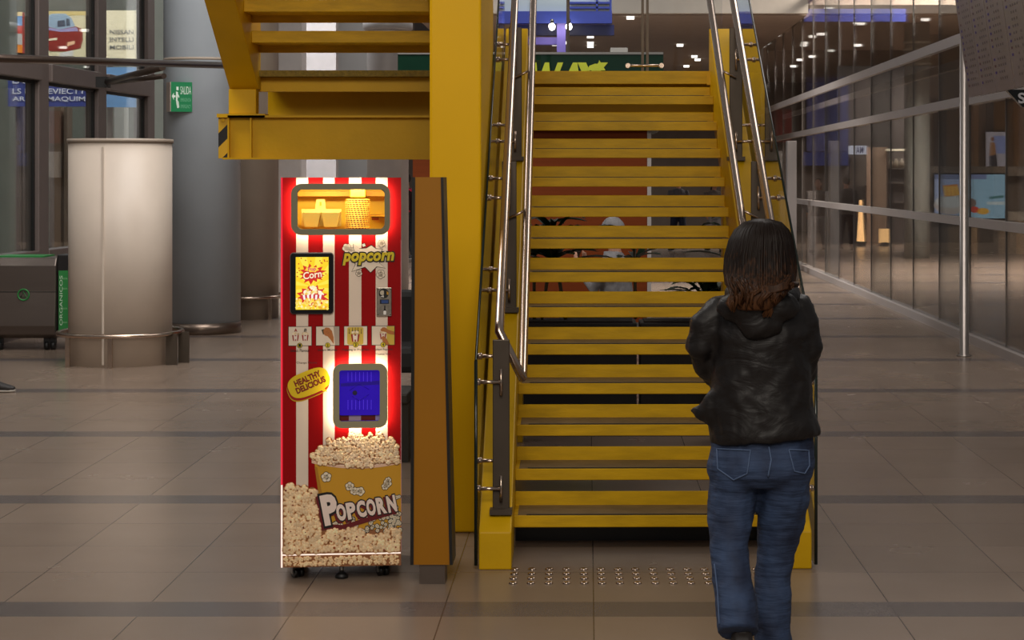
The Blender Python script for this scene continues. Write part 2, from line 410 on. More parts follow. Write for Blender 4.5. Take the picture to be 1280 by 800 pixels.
# ---------------------------------------------------------------- columns on the left
CREAM = mat('cream_cladding', S(206, 192, 178), 0.42, var=0.07, scale=2.2, bump=0.03, bscale=5)
CREAM2 = mat('beige_cladding', S(170, 156, 142), 0.45, var=0.08, scale=2.2)
GREYC = mat('grey_column_paint', S(172, 180, 188), 0.34, 0.0, var=0.08, scale=1.2)
def oval(mb, cx, cy, rx, ry, z0, z1, n=56, p=2.6):
    pts = []
    for j in range(n):
        th = 2*math.pi*j/n; c, s = math.cos(th), math.sin(th)
        pts.append((cx+rx*abs(c)**(2/p)*(1 if c >= 0 else -1), cy+ry*abs(s)**(2/p)*(1 if s >= 0 else -1)))
    k = len(mb.sm); mb.prism(pts, 'z', z0, z1)
    for i in range(k+2, len(mb.sm)): mb.sm[i] = True
    return pts
def clad_column(px0, px1, Y, ztop, label, material, guard, post_px, seam_px=None, p=2.3, cap=True, gz=0.28):
    cx = X_((px0+px1)/2, Y+0.4); rx = (px1-px0)/2/F*(Y+0.45); ry = 0.45; cy = Y+ry+0.02
    t = thing('clad_column', label, 'column', (cx, cy, 0)); t['kind'] = 'thing'
    m = MB(); oval(m, 0, 0, rx, ry, 0.0, ztop, p=p); m.build('cladding', material, t)
    if cap:
        m = MB(); oval(m, 0, 0, rx+0.012, ry+0.012, ztop, ztop+0.035, p=p); m.build('cap', CREAM2, t)
    if seam_px is not None:
        sx = X_(seam_px, Y)-cx; yy = -ry*(max(0.0, 1-abs(sx/rx)**p))**(1/p)
        MB().box(sx-0.010, sx+0.010, yy-0.010, yy+0.03, 0.02, ztop-0.04).build('seam_strip', CREAM, t, bevel=0.004)
    if guard:
        m = MB(); pts = []
        for j in range(48):
            th = 2*math.pi*j/48; c, s = math.cos(th), math.sin(th)
            pts.append(((rx+0.09)*abs(c)**(2/p)*(1 if c >= 0 else -1), (ry+0.09)*abs(s)**(2/p)*(1 if s >= 0 else -1), gz))
        m.loft(pts, 0.022, 8, closed=True); m.build('guard_rail', STEEL, t)
        for q in post_px:
            sx = X_(q, Y)-cx; e = min(1, abs(sx/(rx+0.09))); yy = -(ry+0.09)*(max(0.0, 1-e**p))**(1/p)
            wd = 0.02 if e < 0.8 else 0.05
            MB().box(sx-wd, sx+wd, yy-0.012, yy+0.012, 0, gz).build('guard_post', STEELD if e > 0.8 else STEEL, t)
    return t
clad_column(86, 211, 17.3, 2.06, 'squat cream clad column with a steel guard rail round its foot', CREAM, True, (83, 140, 207, 216), 128, gz=0.29)
clad_column(262, 346, 23.0, 8.0, 'beige clad column with guard rail, half hidden behind the tall grey column', CREAM2, True, (300, 336, 350), 297, gz=0.27)
t = thing('round_column', 'tall grey round column with a green exit sign on it', 'column', (X_(247, 21.0), 21.25, 0)); t['kind'] = 'thing'
MB().rings([(0, 0, z, 0.425, 0.425) for z in (0.12, 8.5)], 48).build('shaft', GREYC, t)
MB().rings([(0, 0, z, 0.43, 0.43) for z in (0.0, 0.125)], 48).build('base_ring', mat('base_steel', S(120, 105, 94), 0.3, 0.8), t)
MB().rings([(0, 0, z, 0.428, 0.428) for z in (3.03, 3.06)], 48).build('band', CREAM2, t)
tag(MB().box(X_(345, 28), X_(377, 28), 28, 28.5, 0, 8.5).build('square_column', mat('pale_column', S(204, 200, 198), 0.5, var=0.04), origin=(X_(361, 28), 28.25, 0), bevel=0.02), 'slim pale square column directly behind the popcorn machine', 'column')['kind'] = 'thing'
MB_ = MB().box(X_(377, 32), X_(420, 32), 32, 32.3, 0, 8.5)
tag(MB_.build('wall_panel', mat('lightgrey_panel', S(176, 172, 172), 0.5, var=0.06), origin=(X_(398, 32), 32.1, 0)), 'light grey wall panel between pale square column and far round column', 'panel')['kind'] = 'thing'
t = thing('round_column', 'far round grey column with a wide collar, seen above the landing', 'column', (X_(482, 27), 27.3, 0)); t['kind'] = 'thing'
MB().rings([(0, 0, 0, 0.30, 0.30), (0, 0, 8.0, 0.30, 0.30)], 32).build('shaft', mat('far_grey', S(160, 156, 154), 0.4, 0.1, var=0.06), t)
MB().rings([(0, 0, 3.83, 0.31, 0.31), (0, 0, 3.86, 0.36, 0.36), (0, 0, 3.95, 0.36, 0.36), (0, 0, 3.98, 0.31, 0.31)], 32).build('collar', MATS['far_grey'], t)
for (a, b, Y, c, nm, lb) in ((376, 380, 31, S(60, 60, 62), 'drain_pipe', 'thin dark pipe beside the light grey wall panel'), (546, 556, 26, S(160, 156, 150), 'drain_pipe', 'x')):
    if b < 537: tag(MB().cyl((X_((a+b)/2, Y), Y, 0), (X_((a+b)/2, Y), Y, 8), (b-a)/2/F*Y, 12).build(nm, mat('pipe_dark', c, 0.4), origin=(X_((a+b)/2, Y), Y, 0)), lb, 'pipe')

# exit sign on the grey column
c0 = at(217, 121.5, 20.85); ang = math.radians(26)
t = thing('exit_sign', 'green exit sign reading SALIDA, mounted on the tall grey column', 'sign', (c0.x, c0.y-0.14, c0.z), ang)
sw, sh = 0.235, 0.325
GRN = mat('sign_green', S(20, 120, 72), 0.4, emit=S(20, 120, 72), estr=0.12)
MB().box(0, sw, 0, 0.05, -sh/2, sh/2).build('panel', GRN, t)
MB().box(-0.008, 0.0, -0.002, 0.17, -sh/2, sh/2).build('side_plate', mat('sign_side', S(176, 160, 148), 0.5), t)
mb = MB(); W = S(225, 240, 228)
put_text(mb, 'SALIDA', (sw*0.70, -0.002, sh*0.22), sw*0.5, sh*0.27, col=W)
put_text(mb, 'EMERGENCIA', (sw*0.70, -0.002, -sh*0.10), sw*0.48, sh*0.12, col=S(120, 190, 150))
put_text(mb, 'EMERGENCY', (sw*0.70, -0.002, -sh*0.32), sw*0.48, sh*0.12, col=S(120, 190, 150))
def q2(poly): mb.add([(x*sw, -0.002, z*sh) for x, z in poly], [tuple(range(len(poly)))], W)
q2([(0.26, 0.34), (0.36, 0.34), (0.36, 0.22), (0.26, 0.22)]); q2([(0.24, 0.18), (0.34, 0.16), (0.31, -0.16), (0.24, -0.12)])
q2([(0.34, 0.1), (0.4, 0.0), (0.37, -0.04), (0.32, 0.04)]); q2([(0.24, -0.12), (0.30, -0.16), (0.36, -0.38), (0.30, -0.38)]); q2([(0.30, -0.1), (0.36, -0.16), (0.40, -0.36), (0.36, -0.36)])
q2([(0.05, 0.02), (0.14, 0.14), (0.14, 0.05), (0.22, 0.05), (0.22, -0.02), (0.14, -0.02), (0.14, -0.11)])
mb.build('lettering', PRINT, t)

# recycling bin
t = thing('recycling_bin', 'wide stainless steel recycling bin with green side panel, beside squat cream column', 'bin', (X_(20, 18.9), 19.0, 0))
BS = mat('bin_steel', S(112, 102, 96), 0.32, 0.7, var=0.10, scale=1.5, stretch=(0.4, 1, 4))
bx0, bx1 = X_(-26, 18.9)-X_(20, 18.9), X_(66, 18.9)-X_(20, 18.9)
m = MB(); m.prism([(0.0, 0.16), (-0.03, 0.25), (0.0, 0.60), (0.0, 0.85), (0.05, 0.93), (0.55, 0.93), (0.55, 0.12), (0.06, 0.12)], 'x', bx0, bx1); m.build('body', BS, t, bevel=0.01)
MB().box(bx0+0.02, bx1+0.002, -0.004, 0.02, 0.585, 0.592).build('door_gap', GASK, t)
MB().box(bx1, bx1+0.13, 0.05, 0.60, 0.14, 0.96).build('side_panel', mat('bin_black', S(26, 24, 24), 0.4), t, bevel=0.01)
g = MB().box(bx1+0.02, bx1+0.115, 0.035, 0.05, 0.20, 0.80).build('green_panel', mat('bin_green', S(40, 130, 62), 0.5), t)
mb = MB()
put_text(mb, 'ORGANICOS', (bx1+0.045, 0.033, 0.50), 0.5, 0.03, ux=(0, 0, 1), uz=(-1, 0, 0), col=S(200, 225, 200))
for zz in (0.72, 0.62, 0.42, 0.28): put_text(mb, 'BASURA', (bx1+0.085, 0.033, zz), 0.05, 0.016, col=S(150, 200, 150))
mb.build('lettering', PRINT, t)
MB().box(bx0+0.1, bx1-0.15, 0.1, 0.5, 0.93, 0.945).build('top_opening', MATS['bin_green'], t)
ex = X_(26, 18.9)-X_(20, 18.9); m = MB()
m.loft([(ex+0.055*math.cos(a), -0.012, 0.56+0.055*math.sin(a)) for a in [2*math.pi*i/24 for i in range(24)]], 0.008, 8, closed=True)
m.loft([(ex+0.034*math.cos(a), -0.012, 0.555+0.034*math.sin(a)) for a in (math.pi/2, math.pi/2+2.094, math.pi/2+4.189)], 0.007, 6, closed=True)
m.build('recycling_emblem', MATS['bin_green'], t)
for wx in (bx0+0.15, bx0+0.62, bx1-0.05):
    m = MB(); m.cyl((wx-0.02, 0.1, 0.045), (wx+0.02, 0.1, 0.045), 0.045, 16); m.box(wx-0.03, wx+0.03, 0.08, 0.12, 0.06, 0.13); m.build('caster', BLACK, t)

# things half hidden behind the machine
t = thing('low_bench', 'low dark grey bench, its end showing left of the popcorn machine', 'bench', (X_(430, 11.5), 11.8, 0))
w2 = (X_(505, 11.5)-X_(347.5, 11.5))/2
MB().box(-w2, w2, -0.25, 0.25, 0.36, 0.42).build('seat', mat('bench_grey', S(58, 56, 52), 0.5), t, bevel=0.01)
for sx in (-1, 1): MB().box(sx*w2-0.02*(1+sx), sx*w2+0.02*(1-sx), -0.22, 0.22, 0, 0.36).build('leg', MATS['bench_grey'], t)
t = thing('armchair', 'black padded armchair in shade between the machine and the amber totem', 'chair', (X_(500, 14.3), 14.7, 0))
DK = mat('black_padding', S(24, 23, 23), 0.6)
MB().box(-0.3, 0.3, -0.3, 0.3, 0.25, 0.45).build('seat', DK, t, bevel=0.05); MB().box(-0.3, 0.3, 0.22, 0.36, 0.4, 0.85).build('backrest', DK, t, bevel=0.05)
for sx in (-1, 1):
    MB().box(sx*0.33-0.05, sx*0.33+0.05, -0.3, 0.34, 0.3, 0.66).build('armrest', DK, t, bevel=0.03)
    for sy in (-1, 1): MB().cyl((sx*0.28, sy*0.25, 0), (sx*0.28, sy*0.25, 0.27), 0.02, 10).build('leg', BLACKM, t)

# ---------------------------------------------------------------- sandwich kiosk behind the stairs
KY = 21.0
t = thing('food_kiosk', 'orange brown food kiosk with a dark green sign fascia behind the stairs', 'kiosk', (X_(664, KY), KY, 0))
kx = X_(664, KY)
MB().box(X_(516, KY)-kx, X_(809, KY)-kx, 0, 2.6, 0, 2.3).build('wood_wall', mat('kiosk_wood', S(120, 56, 24), 0.6, spec=0.1, var=0.12, scale=3, stretch=(0.5, 1, 9)), t)
MB().box(X_(809, KY)-kx, X_(814, KY)-kx, -0.02, 2.6, 0, 2.3).build('edge_trim', mat('trim_pale', S(170, 164, 160), 0.5), t)
MB().box(X_(500, KY)-kx, X_(828, KY)-kx, -0.25, 2.7, 2.27, 3.08).build('sign_fascia', mat('fascia_green', S(2, 46, 30), 0.5, spec=0.1, var=0.1), t)
MB().box(X_(500, KY)-kx, X_(828, KY)-kx, -0.27, 2.7, 3.08, 3.105).build('fascia_trim', mat('trim_grey2', S(130, 128, 124), 0.4), t)
mb = MB(); LY = S(205, 215, 20)
Ys = KY-0.27
def kX(px): return X_(px, Ys)-kx
def let(s, p0, p1, col):
    put_text(mb, s, ((kX(p0)+kX(p1))/2, -0.262, (Z_(78, Ys)+Z_(124, Ys))/2), kX(p1)-kX(p0), Z_(78, Ys)-Z_(124, Ys), col=col, off=0.045, shear=0.25, base=0.045)
let('S', 556, 590, LY); let('U', 592, 628, LY); let('B', 630, 664, S(225, 230, 225)); let('W', 664, 704, LY); let('A', 694, 728, LY); let('Y', 722, 760, LY)
mb.add([(kX(a), -0.266, Z_(b, Ys)) for a, b in ((733, 88), (737, 82), (744, 79.5), (748, 80), (749, 75), (757, 88))], [(0, 1, 2, 3, 4, 5)], LY)
mb.build('lettering', mat('x', (1, 1, 1, 1)) if 0 else PRINT, t)
tag(MB().box(X_(763, KY), X_(785, KY), KY+0.05, KY+0.3, 3.105, 3.175).build('junction_box', mat('white_box', S(200, 196, 190), 0.5), origin=(X_(774, KY), KY+0.2, 3.105), bevel=0.008), 'small white box standing on top of the green kiosk fascia', 'box')
tag(MB().cyl((X_(709.5, KY), KY+0.4, 3.105), (X_(709.5, KY), KY+0.4, 5.2), 0.018, 12).build('mast', STEEL, origin=(X_(709.5, KY), KY+0.4, 3.105)), 'thin steel mast rising from the top of the green kiosk fascia', 'pole')
# blue steel gantry
t = thing('blue_gantry', 'blue painted steel gantry with purple post behind the green kiosk', 'gantry', (X_(700, 30), 30, 0)); gx = X_(700, 30)
BLU = mat('blue_paint', S(34, 52, 138), 0.45, var=0.05); PUR = mat('purple_paint', S(104, 92, 176), 0.45)
def gb(x0, x1, y0, y1, d, m, nm): MB().box(X_(x0, 30)-gx, X_(x1, 30)-gx, d, d+0.25, Z_(y1, 30), Z_(y0, 30)).build(nm, m, t)
gb(628, 765, 14, 29, 0, BLU, 'beam'); gb(640, 768, 29, 42, 0.3, mat('blue_dark', S(26, 34, 92), 0.5), 'beam')
gb(640, 700, 46, 55, 0.1, PUR, 'beam'); MB().box(X_(696, 30)-gx, X_(707, 30)-gx, 0.02, 0.2, 0, Z_(28, 30)).build('post', PUR, t)
MB().box(X_(628, 30)-gx, X_(765, 30)-gx, 0.1, 0.15, Z_(14, 30), Z_(-40, 30)).build('upper_panel', mat('pale_glazing', S(150, 165, 175), 0.3), t)
for yy in (2, 8): gb(712, 762, yy, yy+2.5, 0.02, BLU, 'bar')
for px in (745, 762): gb(px, px+2.5, -30, 14, 0.02, BLU, 'bar')
for px, lb in ((690, 'bright spot lamp under the blue gantry, left of its purple post'), (711, 'bright spot lamp under the blue gantry, right of its purple post')):
    p = at(px, 30, 29.8); l = thing('spot_lamp', lb, 'lamp', p)
    MB().cyl((0, 0, 0), (0, 0.02, 0.07), 0.03, 12).build('housing', BLACKM, l)
    MB().ball((0, 0, -0.04), (0.05, 0.05, 0.06)).build('bulb', emit_mat('spot_glow', (1, 0.88, 0.72, 1), 25) if 'spot_glow' not in MATS else MATS['spot_glow'], l)

# planters with plants behind the stairs
PL = mat('planter_black', S(30, 28, 27), 0.45); LEAF = mat('leaf_green', S(36, 62, 34), 0.4, var=0.25, scale=8)
def strap_leaf(mb, base, ang, L, up, w):
    d = Vector((math.cos(ang), math.sin(ang), 0)); n = Vector((-d.y, d.x, 0)); k = 6; vs = []; fs = []
    for i in range(k+1):
        s = i/k
        c = Vector(base)+d*(L*s)+Vector((0, 0, up*(s*1.5-s*s*1.1)))
        ww = w*(0.25+1.6*s*(1-s)**0.6) if s < 1 else 0.001
        vs += [c-n*ww, c+Vector((0, 0, -ww*0.35)), c+n*ww]
    for i in range(k): fs += [(3*i, 3*i+1, 3*i+4, 3*i+3), (3*i+1, 3*i+2, 3*i+5, 3*i+4)]
    mb.smooth = True; mb.add(vs, fs); mb.smooth = False
def plant(x, y, z, hs, label, seed):
    rnd = random.Random(seed); t = thing('potted_plant', label, 'plant', (x, y, z))
    st = MB(); lf = MB()
    for s in range(hs):
        a = rnd.uniform(0, 6.28); hh = rnd.uniform(0.18, 0.72); tx, ty = 0.14*math.cos(a), 0.10*math.sin(a)
        st.loft([(tx*0.4, ty*0.4, 0), (tx, ty, hh)], 0.012, 8)
        for q in range(15): strap_leaf(lf, (tx, ty, hh-rnd.random()*0.18), q*2.4+a, rnd.uniform(0.26, 0.46), rnd.uniform(0.08, 0.34), rnd.uniform(0.030, 0.052))
    st.build('stem', mat('stem_brown', S(80, 70, 48), 0.7), t); lf.build('leaves', LEAF, t)
for i, (a, b, lb) in enumerate(((640, 797, 'black planter box behind the lower treads, on the left'), (799, 935, 'black planter box behind the lower treads, half hidden by the woman'))):
    x0, x1 = X_(a, 13.8), X_(b, 13.8)
    t = thing('planter_box', lb, 'planter', ((x0+x1)/2, 14.0, 0)); ww = (x1-x0)/2-0.006
    MB().box(-ww, ww, -0.2, 0.2, 0, 0.68).build('box', PL, t, bevel=0.01); MB().box(-ww+0.03, ww-0.03, -0.17, 0.17, 0.68, 0.69).build('soil', mat('soil', S(40, 30, 22), 0.9), t)
for i, (px, n, lb) in enumerate(((668, 4, 'leafy dark green plant behind the stairs, nearest the handrail'), (716, 2, 'leafy plant behind the stairs, left of the seated person'),
                                 (795, 1, 'low leafy plant right of the seated person'), (900, 4, 'leafy plant behind the stairs, next to the woman'))):
    plant(X_(px, 14), 14.0, 0.69, n, lb, 11+i)

# ---------------------------------------------------------------- glass wall on the right
RAIL = mat('rail_grey', S(176, 168, 164), 0.4, 0.3)
GX = 4.05
for i in range(17):
    y0 = 14.85+i*1.75
    w = MB().box(GX-0.008, GX+0.008, y0+0.008, y0+1.742, 0.09, 7.5).build('window_%d' % (i+5), GLASSW if i % 3 else GLASSW2); struct(w)
    MB().box(GX-0.009, GX+0.009, y0-0.006, y0+0.006, 0.09, 7.5).build('joint', MATS['wall_joint'] if 'wall_joint' in MATS else mat('wall_joint', S(112, 106, 102), 0.6, spec=0.2), w)
def rail(n, z0, z1, d=0.05): struct(MB().box(GX-d, GX+d, 14.85, 44.6, z0, z1).build('trim_%d' % n, RAIL))
rail(1, 0.0, 0.09, 0.07); rail(2, 1.22, 1.31); rail(3, 2.50, 2.60); rail(4, 4.95, 5.06)
struct(MB().box(GX-0.03, GX+0.03, 44.0, 44.1, 0, 7.5).build('trim_5', RAIL))
px_ = 3.65
t = thing('steel_pole', 'tall steel pole with a long top rail, standing before the glass wall', 'pole', (px_, 18.4, 0))
MB().rings([(0, 0, 0, 0.07, 0.07), (0, 0, 0.012, 0.07, 0.07), (0, 0, 0.014, 0.044, 0.044), (0, 0, 3.09, 0.044, 0.044), (0, 0, 3.12, 0.03, 0.03)], 24).build('pole', mat('pole_steel', S(150, 142, 136), 0.3, 0.8), t)
MB().box(-0.03, 0.03, 0.0, 24.5, 3.04, 3.14).build('top_rail', RAIL, t)
for (a, b, top, Y, lb) in ((984, 996, 176, 34.0, 'tall grey gate post at the far end of the glass wall'), (1009, 1020, 239, 35.4, 'short grey gate post, the one farther right at the end of the glass wall'), (975, 987, 239, 34.8, 'short grey gate post beside the tall one')):
    tag(MB().box(X_(a, Y), X_(b, Y), Y, Y+0.25, 0, Z_(top, Y)).build('gate_post', mat('gate_grey', S(136, 130, 128), 0.4, 0.3), origin=(X_((a+b)/2, Y), Y+0.12, 0), bevel=0.01), lb, 'post')

# shop fronts behind the glass wall
Y1 = 43.5
struct(MB().box(X_(1132, Y1), 15.9, Y1, Y1+0.2, 0, 8.2).build('wall_right_far', mat('shop_taupe', S(138, 124, 110), 0.7, var=0.06)))
t = thing('wood_panelling', 'tall striped brown panelling on the shop front behind the glass wall', 'panelling', (X_(1200, Y1), Y1-0.05, 0))
rnd = random.Random(3); x = X_(1134, Y1); mb = MB(); ox = X_(1200, Y1); k = 0
while x < 13:
    w = rnd.uniform(0.16, 0.5); c = [S(168, 136, 98), S(124, 108, 90), S(96, 86, 76), S(150, 126, 96)][k % 4]; k += 1
    mb.box(x-ox, min(x+w, 13)-ox-0.004, -0.05-0.03*(k % 2), 0.04, 1.95, 3.45, col=c); x += w
mb.build('panels', PRINT, t)
t = thing('shop_counter', 'beige shop counter with brown slatted front behind the glass wall', 'counter', (X_(1200, 42.6), 42.6, 0)); ox = X_(1200, 42.6)
MB().box(X_(1136, 42.6)-ox, 13-ox, -0.05, 0.8, 0.75, 0.95).build('top', mat('beige_top', S(160, 150, 136), 0.5), t)
mb = MB(); x = X_(1138, 42.6); k = 0
while x < 12.8:
    w = rnd.uniform(0.2, 0.55); mb.box(x-ox, x-ox+w, -0.03+0.02*(k % 2), 0.7, 0.0, 0.75, col=[S(150, 126, 98), S(78, 70, 62), S(122, 106, 88)][k % 3]); x += w; k += 1
mb.build('slatted_front', PRINT, t)
struct(MB().box(X_(1136, 43.2), 13, 43.1, 43.4, 1.75, 1.97).build('trim_6', MATS['beige_top']))
Q = (1168, 218, 1256, 273); Y2 = 42.3
a, b = at(Q[0], Q[3], Y2), at(Q[2], Q[1], Y2)
t = thing('advert_screen', 'lit screen showing a waffle breakfast, above the counter behind glass', 'screen', ((a.x+b.x)/2, Y2, a.z)); w, h = b.x-a.x, b.z-a.z
MB().box(-w/2-0.03, w/2+0.03, 0, 0.08, -0.03, h+0.03).build('bezel', BLACKM, t)
mb = MB()
def E(poly, col, l): D(mb, poly, col, w, h, *Q, l)
def ell(cx, cy, rx, ry, n=20): return [(cx+rx*math.cos(6.283*i/n), cy+ry*math.sin(6.283*i/n)) for i in range(n)]
kk = 0.72
E([(1168, 218), (1256, 218), (1256, 273), (1168, 273)], S(150, 190, 210, kk), 0.003)
E([(1168, 218), (1210, 218), (1196, 273), (1168, 273)], S(165, 180, 215, kk), 0.004)
E([(1168, 218), (1233, 218), (1233, 224), (1168, 224)], S(110, 125, 165, kk), 0.005)
E(ell(1188, 256, 21, 12), S(205, 190, 180, kk), 0.006); E(ell(1188, 252, 20, 8), S(215, 215, 212, kk), 0.008)
E([(1178, 232), (1196, 230), (1200, 244), (1180, 246)], S(225, 140, 40, kk), 0.010)
for i in range(4): E([(1179+i*5, 233), (1182+i*5, 233), (1183+i*5, 244), (1180+i*5, 245)], S(250, 200, 90, kk), 0.012)
E(ell(1214, 254, 6, 6), S(120, 100, 90, kk), 0.010); E(ell(1218, 262, 5, 4), S(205, 60, 40, kk), 0.012); E(ell(1228, 264, 8, 4), S(225, 170, 60, kk), 0.012)
E([(1236, 246), (1254, 244), (1254, 247), (1236, 249)], S(60, 120, 120, kk), 0.010); E([(1233, 252), (1256, 252), (1256, 256), (1233, 256)], S(200, 215, 215, kk), 0.010)
mb.build('picture', SCREEN, t)
Q = (1231, 165, 1257, 240); Y3 = 43.3
a, b = at(Q[0], Q[3], Y3), at(Q[2], Q[1], Y3)
t = thing('lit_reflection', 'bright panel standing in for a reflected person in a brown coat, above the advert screen', 'poster', ((a.x+b.x)/2, Y3-0.1, a.z)); w, h = b.x-a.x, b.z-a.z  # glowing picture in place of a reflection from outside
MB().box(-w/2, w/2, 0, 0.06, 0, h).build('panel', mat('reflection_back', S(200, 190, 190), 0.5), t)
mb = MB(); kk = 0.5
E([(1231, 165), (1257, 165), (1257, 240), (1231, 240)], S(195, 185, 190, kk), 0.003); E([(1240, 170), (1256, 170), (1256, 192), (1240, 192)], S(150, 160, 205, kk), 0.004)
E([(1231, 225), (1257, 225), (1257, 240), (1231, 240)], S(150, 140, 135, kk), 0.004)
E(ell(1239, 174, 2.2, 3), S(150, 100, 70, kk), 0.006); E([(1236, 178), (1242, 178), (1244, 196), (1235, 196)], S(170, 120, 80, kk), 0.006)
E([(1235, 195), (1244, 193), (1246, 215), (1235, 213)], S(60, 55, 60, kk), 0.007); E([(1236, 212), (1238, 212), (1237, 218), (1235, 218)], S(90, 70, 60, kk), 0.006); E([(1243, 213), (1245, 213), (1247, 217), (1244, 217)], S(90, 70, 60, kk), 0.006)
mb.build('picture', SCREEN, t)
t = thing('round_column', 'pale ribbed round column standing in for a column reflected in the glass wall', 'column', (X_(1149, 40), 40.3, 0)); t['kind'] = 'thing'  # solid column in place of one mirrored in the glass
MB().rings([(0, 0, 0, .27, .27), (0, 0, 4.98, .27, .27)], 32).build('shaft', mat('rib_reflection', S(158, 162, 156), 0.4, var=0.1), t)
for z in (4.1, 4.25, 4.4, 4.55): MB().rings([(0, 0, z, .275, .275), (0, 0, z+0.02, .30, .30), (0, 0, z+0.06, .30, .30), (0, 0, z+0.08, .275, .275)], 32).build('band', MATS['rib_reflection'], t)
# dark bottle shop with warm lamps
struct(MB().box(X_(955, 49), X_(1138, 49), 49, 49.2, 0, 5.0).build('wall_right_shop', mat('shop_dark', S(92, 84, 80), 0.6, var=0.2, scale=1.5)))
def slab(nm, x0, y0, x1, y1, Y, m, lb, cat, d=0.2):
    a, b = at(x0, y1, Y), at(x1, y0, Y)
    return tag(MB().box(a.x, b.x, Y, Y+d, a.z, b.z).build(nm, m, origin=((a.x+b.x)/2, Y, a.z)), lb, cat)
slab('blue_reflection', 1005, 11, 1132, 27, 35.7, BLU, 'blue slab standing in for the blue gantry reflected high in the glass wall', 'beam')  # solid slab in place of the gantry mirrored in the glass
slab('shop_fascia', 1003, 190, 1060, 207, 48.8, mat('navy_panel', S(40, 54, 120), 0.5), 'dark blue band on the far shop behind the glass wall', 'panel')
slab('navy_reflection', 1008, 96, 1060, 189, 48.8, mat('navy_dull', S(74, 78, 128), 0.6, var=0.15, scale=2, stretch=(4, 1, 0.2)), 'dull navy hoarding standing in for bluish reflections in the glass, above the far shop band', 'backdrop')  # flat slab coloured like the bluish reflections in the glass
slab('red_sign', 962, 137, 990, 178, 48.8, mat('red_panel', S(110, 34, 30), 0.5), 'dark red sign at the far end of the glass wall', 'sign')
slab('white_poster', 962, 189, 978, 222, 48.8, mat('poster_white', S(190, 188, 186), 0.5), 'white poster by the gate at the far end of the glass wall', 'poster')
slab('pink_pillar', 1083, 184, 1108, 306, 48.2, mat('pink_stone', S(178, 150, 130), 0.5, var=0.1), 'pale pink shop pillar behind the glass wall', 'pillar')['kind'] = 'thing'
slab('grey_pillar', 1062, 196, 1083, 232, 48.2, mat('grey_stone', S(96, 88, 82), 0.5), 'grey shop pier behind the lit white sign', 'pier')
a, b = at(1061, 193, 47.9), at(1083, 182, 47.9)
t = thing('lit_sign', 'small lit white sign above the dark shop behind glass', 'sign', ((a.x+b.x)/2, 47.9, a.z)); w, h = b.x-a.x, b.z-a.z
MB().box(-w/2, w/2, 0, 0.1, 0, h).build('lightbox', emit_mat('sign_white', (0.85, 0.87, 1, 1), 1.0), t)
mb = MB(); put_text(mb, 'AM', (w*0.12, -0.01, h*0.5), w*0.4, h*0.75, col=S(60, 60, 110), off=0.02); mb.build('lettering', PRINT, t)
slab('light_strip', 1108, 186, 1135, 188.5, 48, emit_mat('warm_strip', (1, 0.85, 0.6, 1), 2.0), 'long warm light strip over the bottle shelf behind glass', 'light')
t = thing('bottle_shelf', 'dark shelf unit with pale boxes behind the glass wall', 'shelf', (X_(1122, 48.5), 48.5, 0)); ox = X_(1122, 48.5)
MB().box(X_(1109, 48.5)-ox, X_(1136, 48.5)-ox, 0, 0.4, 0, Z_(190, 48.5)).build('carcass', MATS['shop_dark'], t)
for yy in (210, 228, 252): MB().box(X_(1109, 48.5)-ox, X_(1136, 48.5)-ox, -0.2, 0, Z_(yy, 48.5)-0.03, Z_(yy, 48.5)).build('shelf_board', MATS['grey_stone'], t)
for i, px in enumerate((1113, 1120, 1127)):
    p = at(px, 210, 48.38); tag(MB().rings([(0, 0, 0, .07, .06), (0, 0, .16, .06, .05), (0, 0, .2, .03, .03), (0, 0, .24, .03, .03)], 12).build('bottle', mat('bottle_white', S(190, 180, 165), 0.4)), 'pale bottle on the upper shelf of the dark shop behind glass', 'bottle', 'bottles on the shop shelf').location = p
WARM = emit_mat('warm_lamp', (1.0, 0.55, 0.22, 1), 3.0)
for (p0, p1, yt, yb, lb) in ((1068, 1083, 250, 294, 'tall glowing orange floor lamp behind the glass wall'), (1099, 1110, 286, 303, 'short glowing orange lamp box behind the glass wall')):
    Y = 47.3; a, b = at(p0, yb, Y), at(p1, yt, Y); cx = (a.x+b.x)/2
    t = thing('floor_lamp', lb, 'lamp', (cx, Y, 0)); w = (b.x-a.x)/2
    if p0 == 1068: MB().prism([(-w*0.55, 0.12), (w*0.55, 0.12), (w*0.12, b.z), (-w*0.12, b.z)], 'y', -0.1, 0.1).build('shade', WARM, t)
    else: MB().box(-w, w, -0.1, 0.1, 0.08, b.z).build('shade', WARM, t)
    MB().box(-w*0.7, w*0.7, -0.12, 0.12, 0, 0.1).build('base', BLACKM, t)

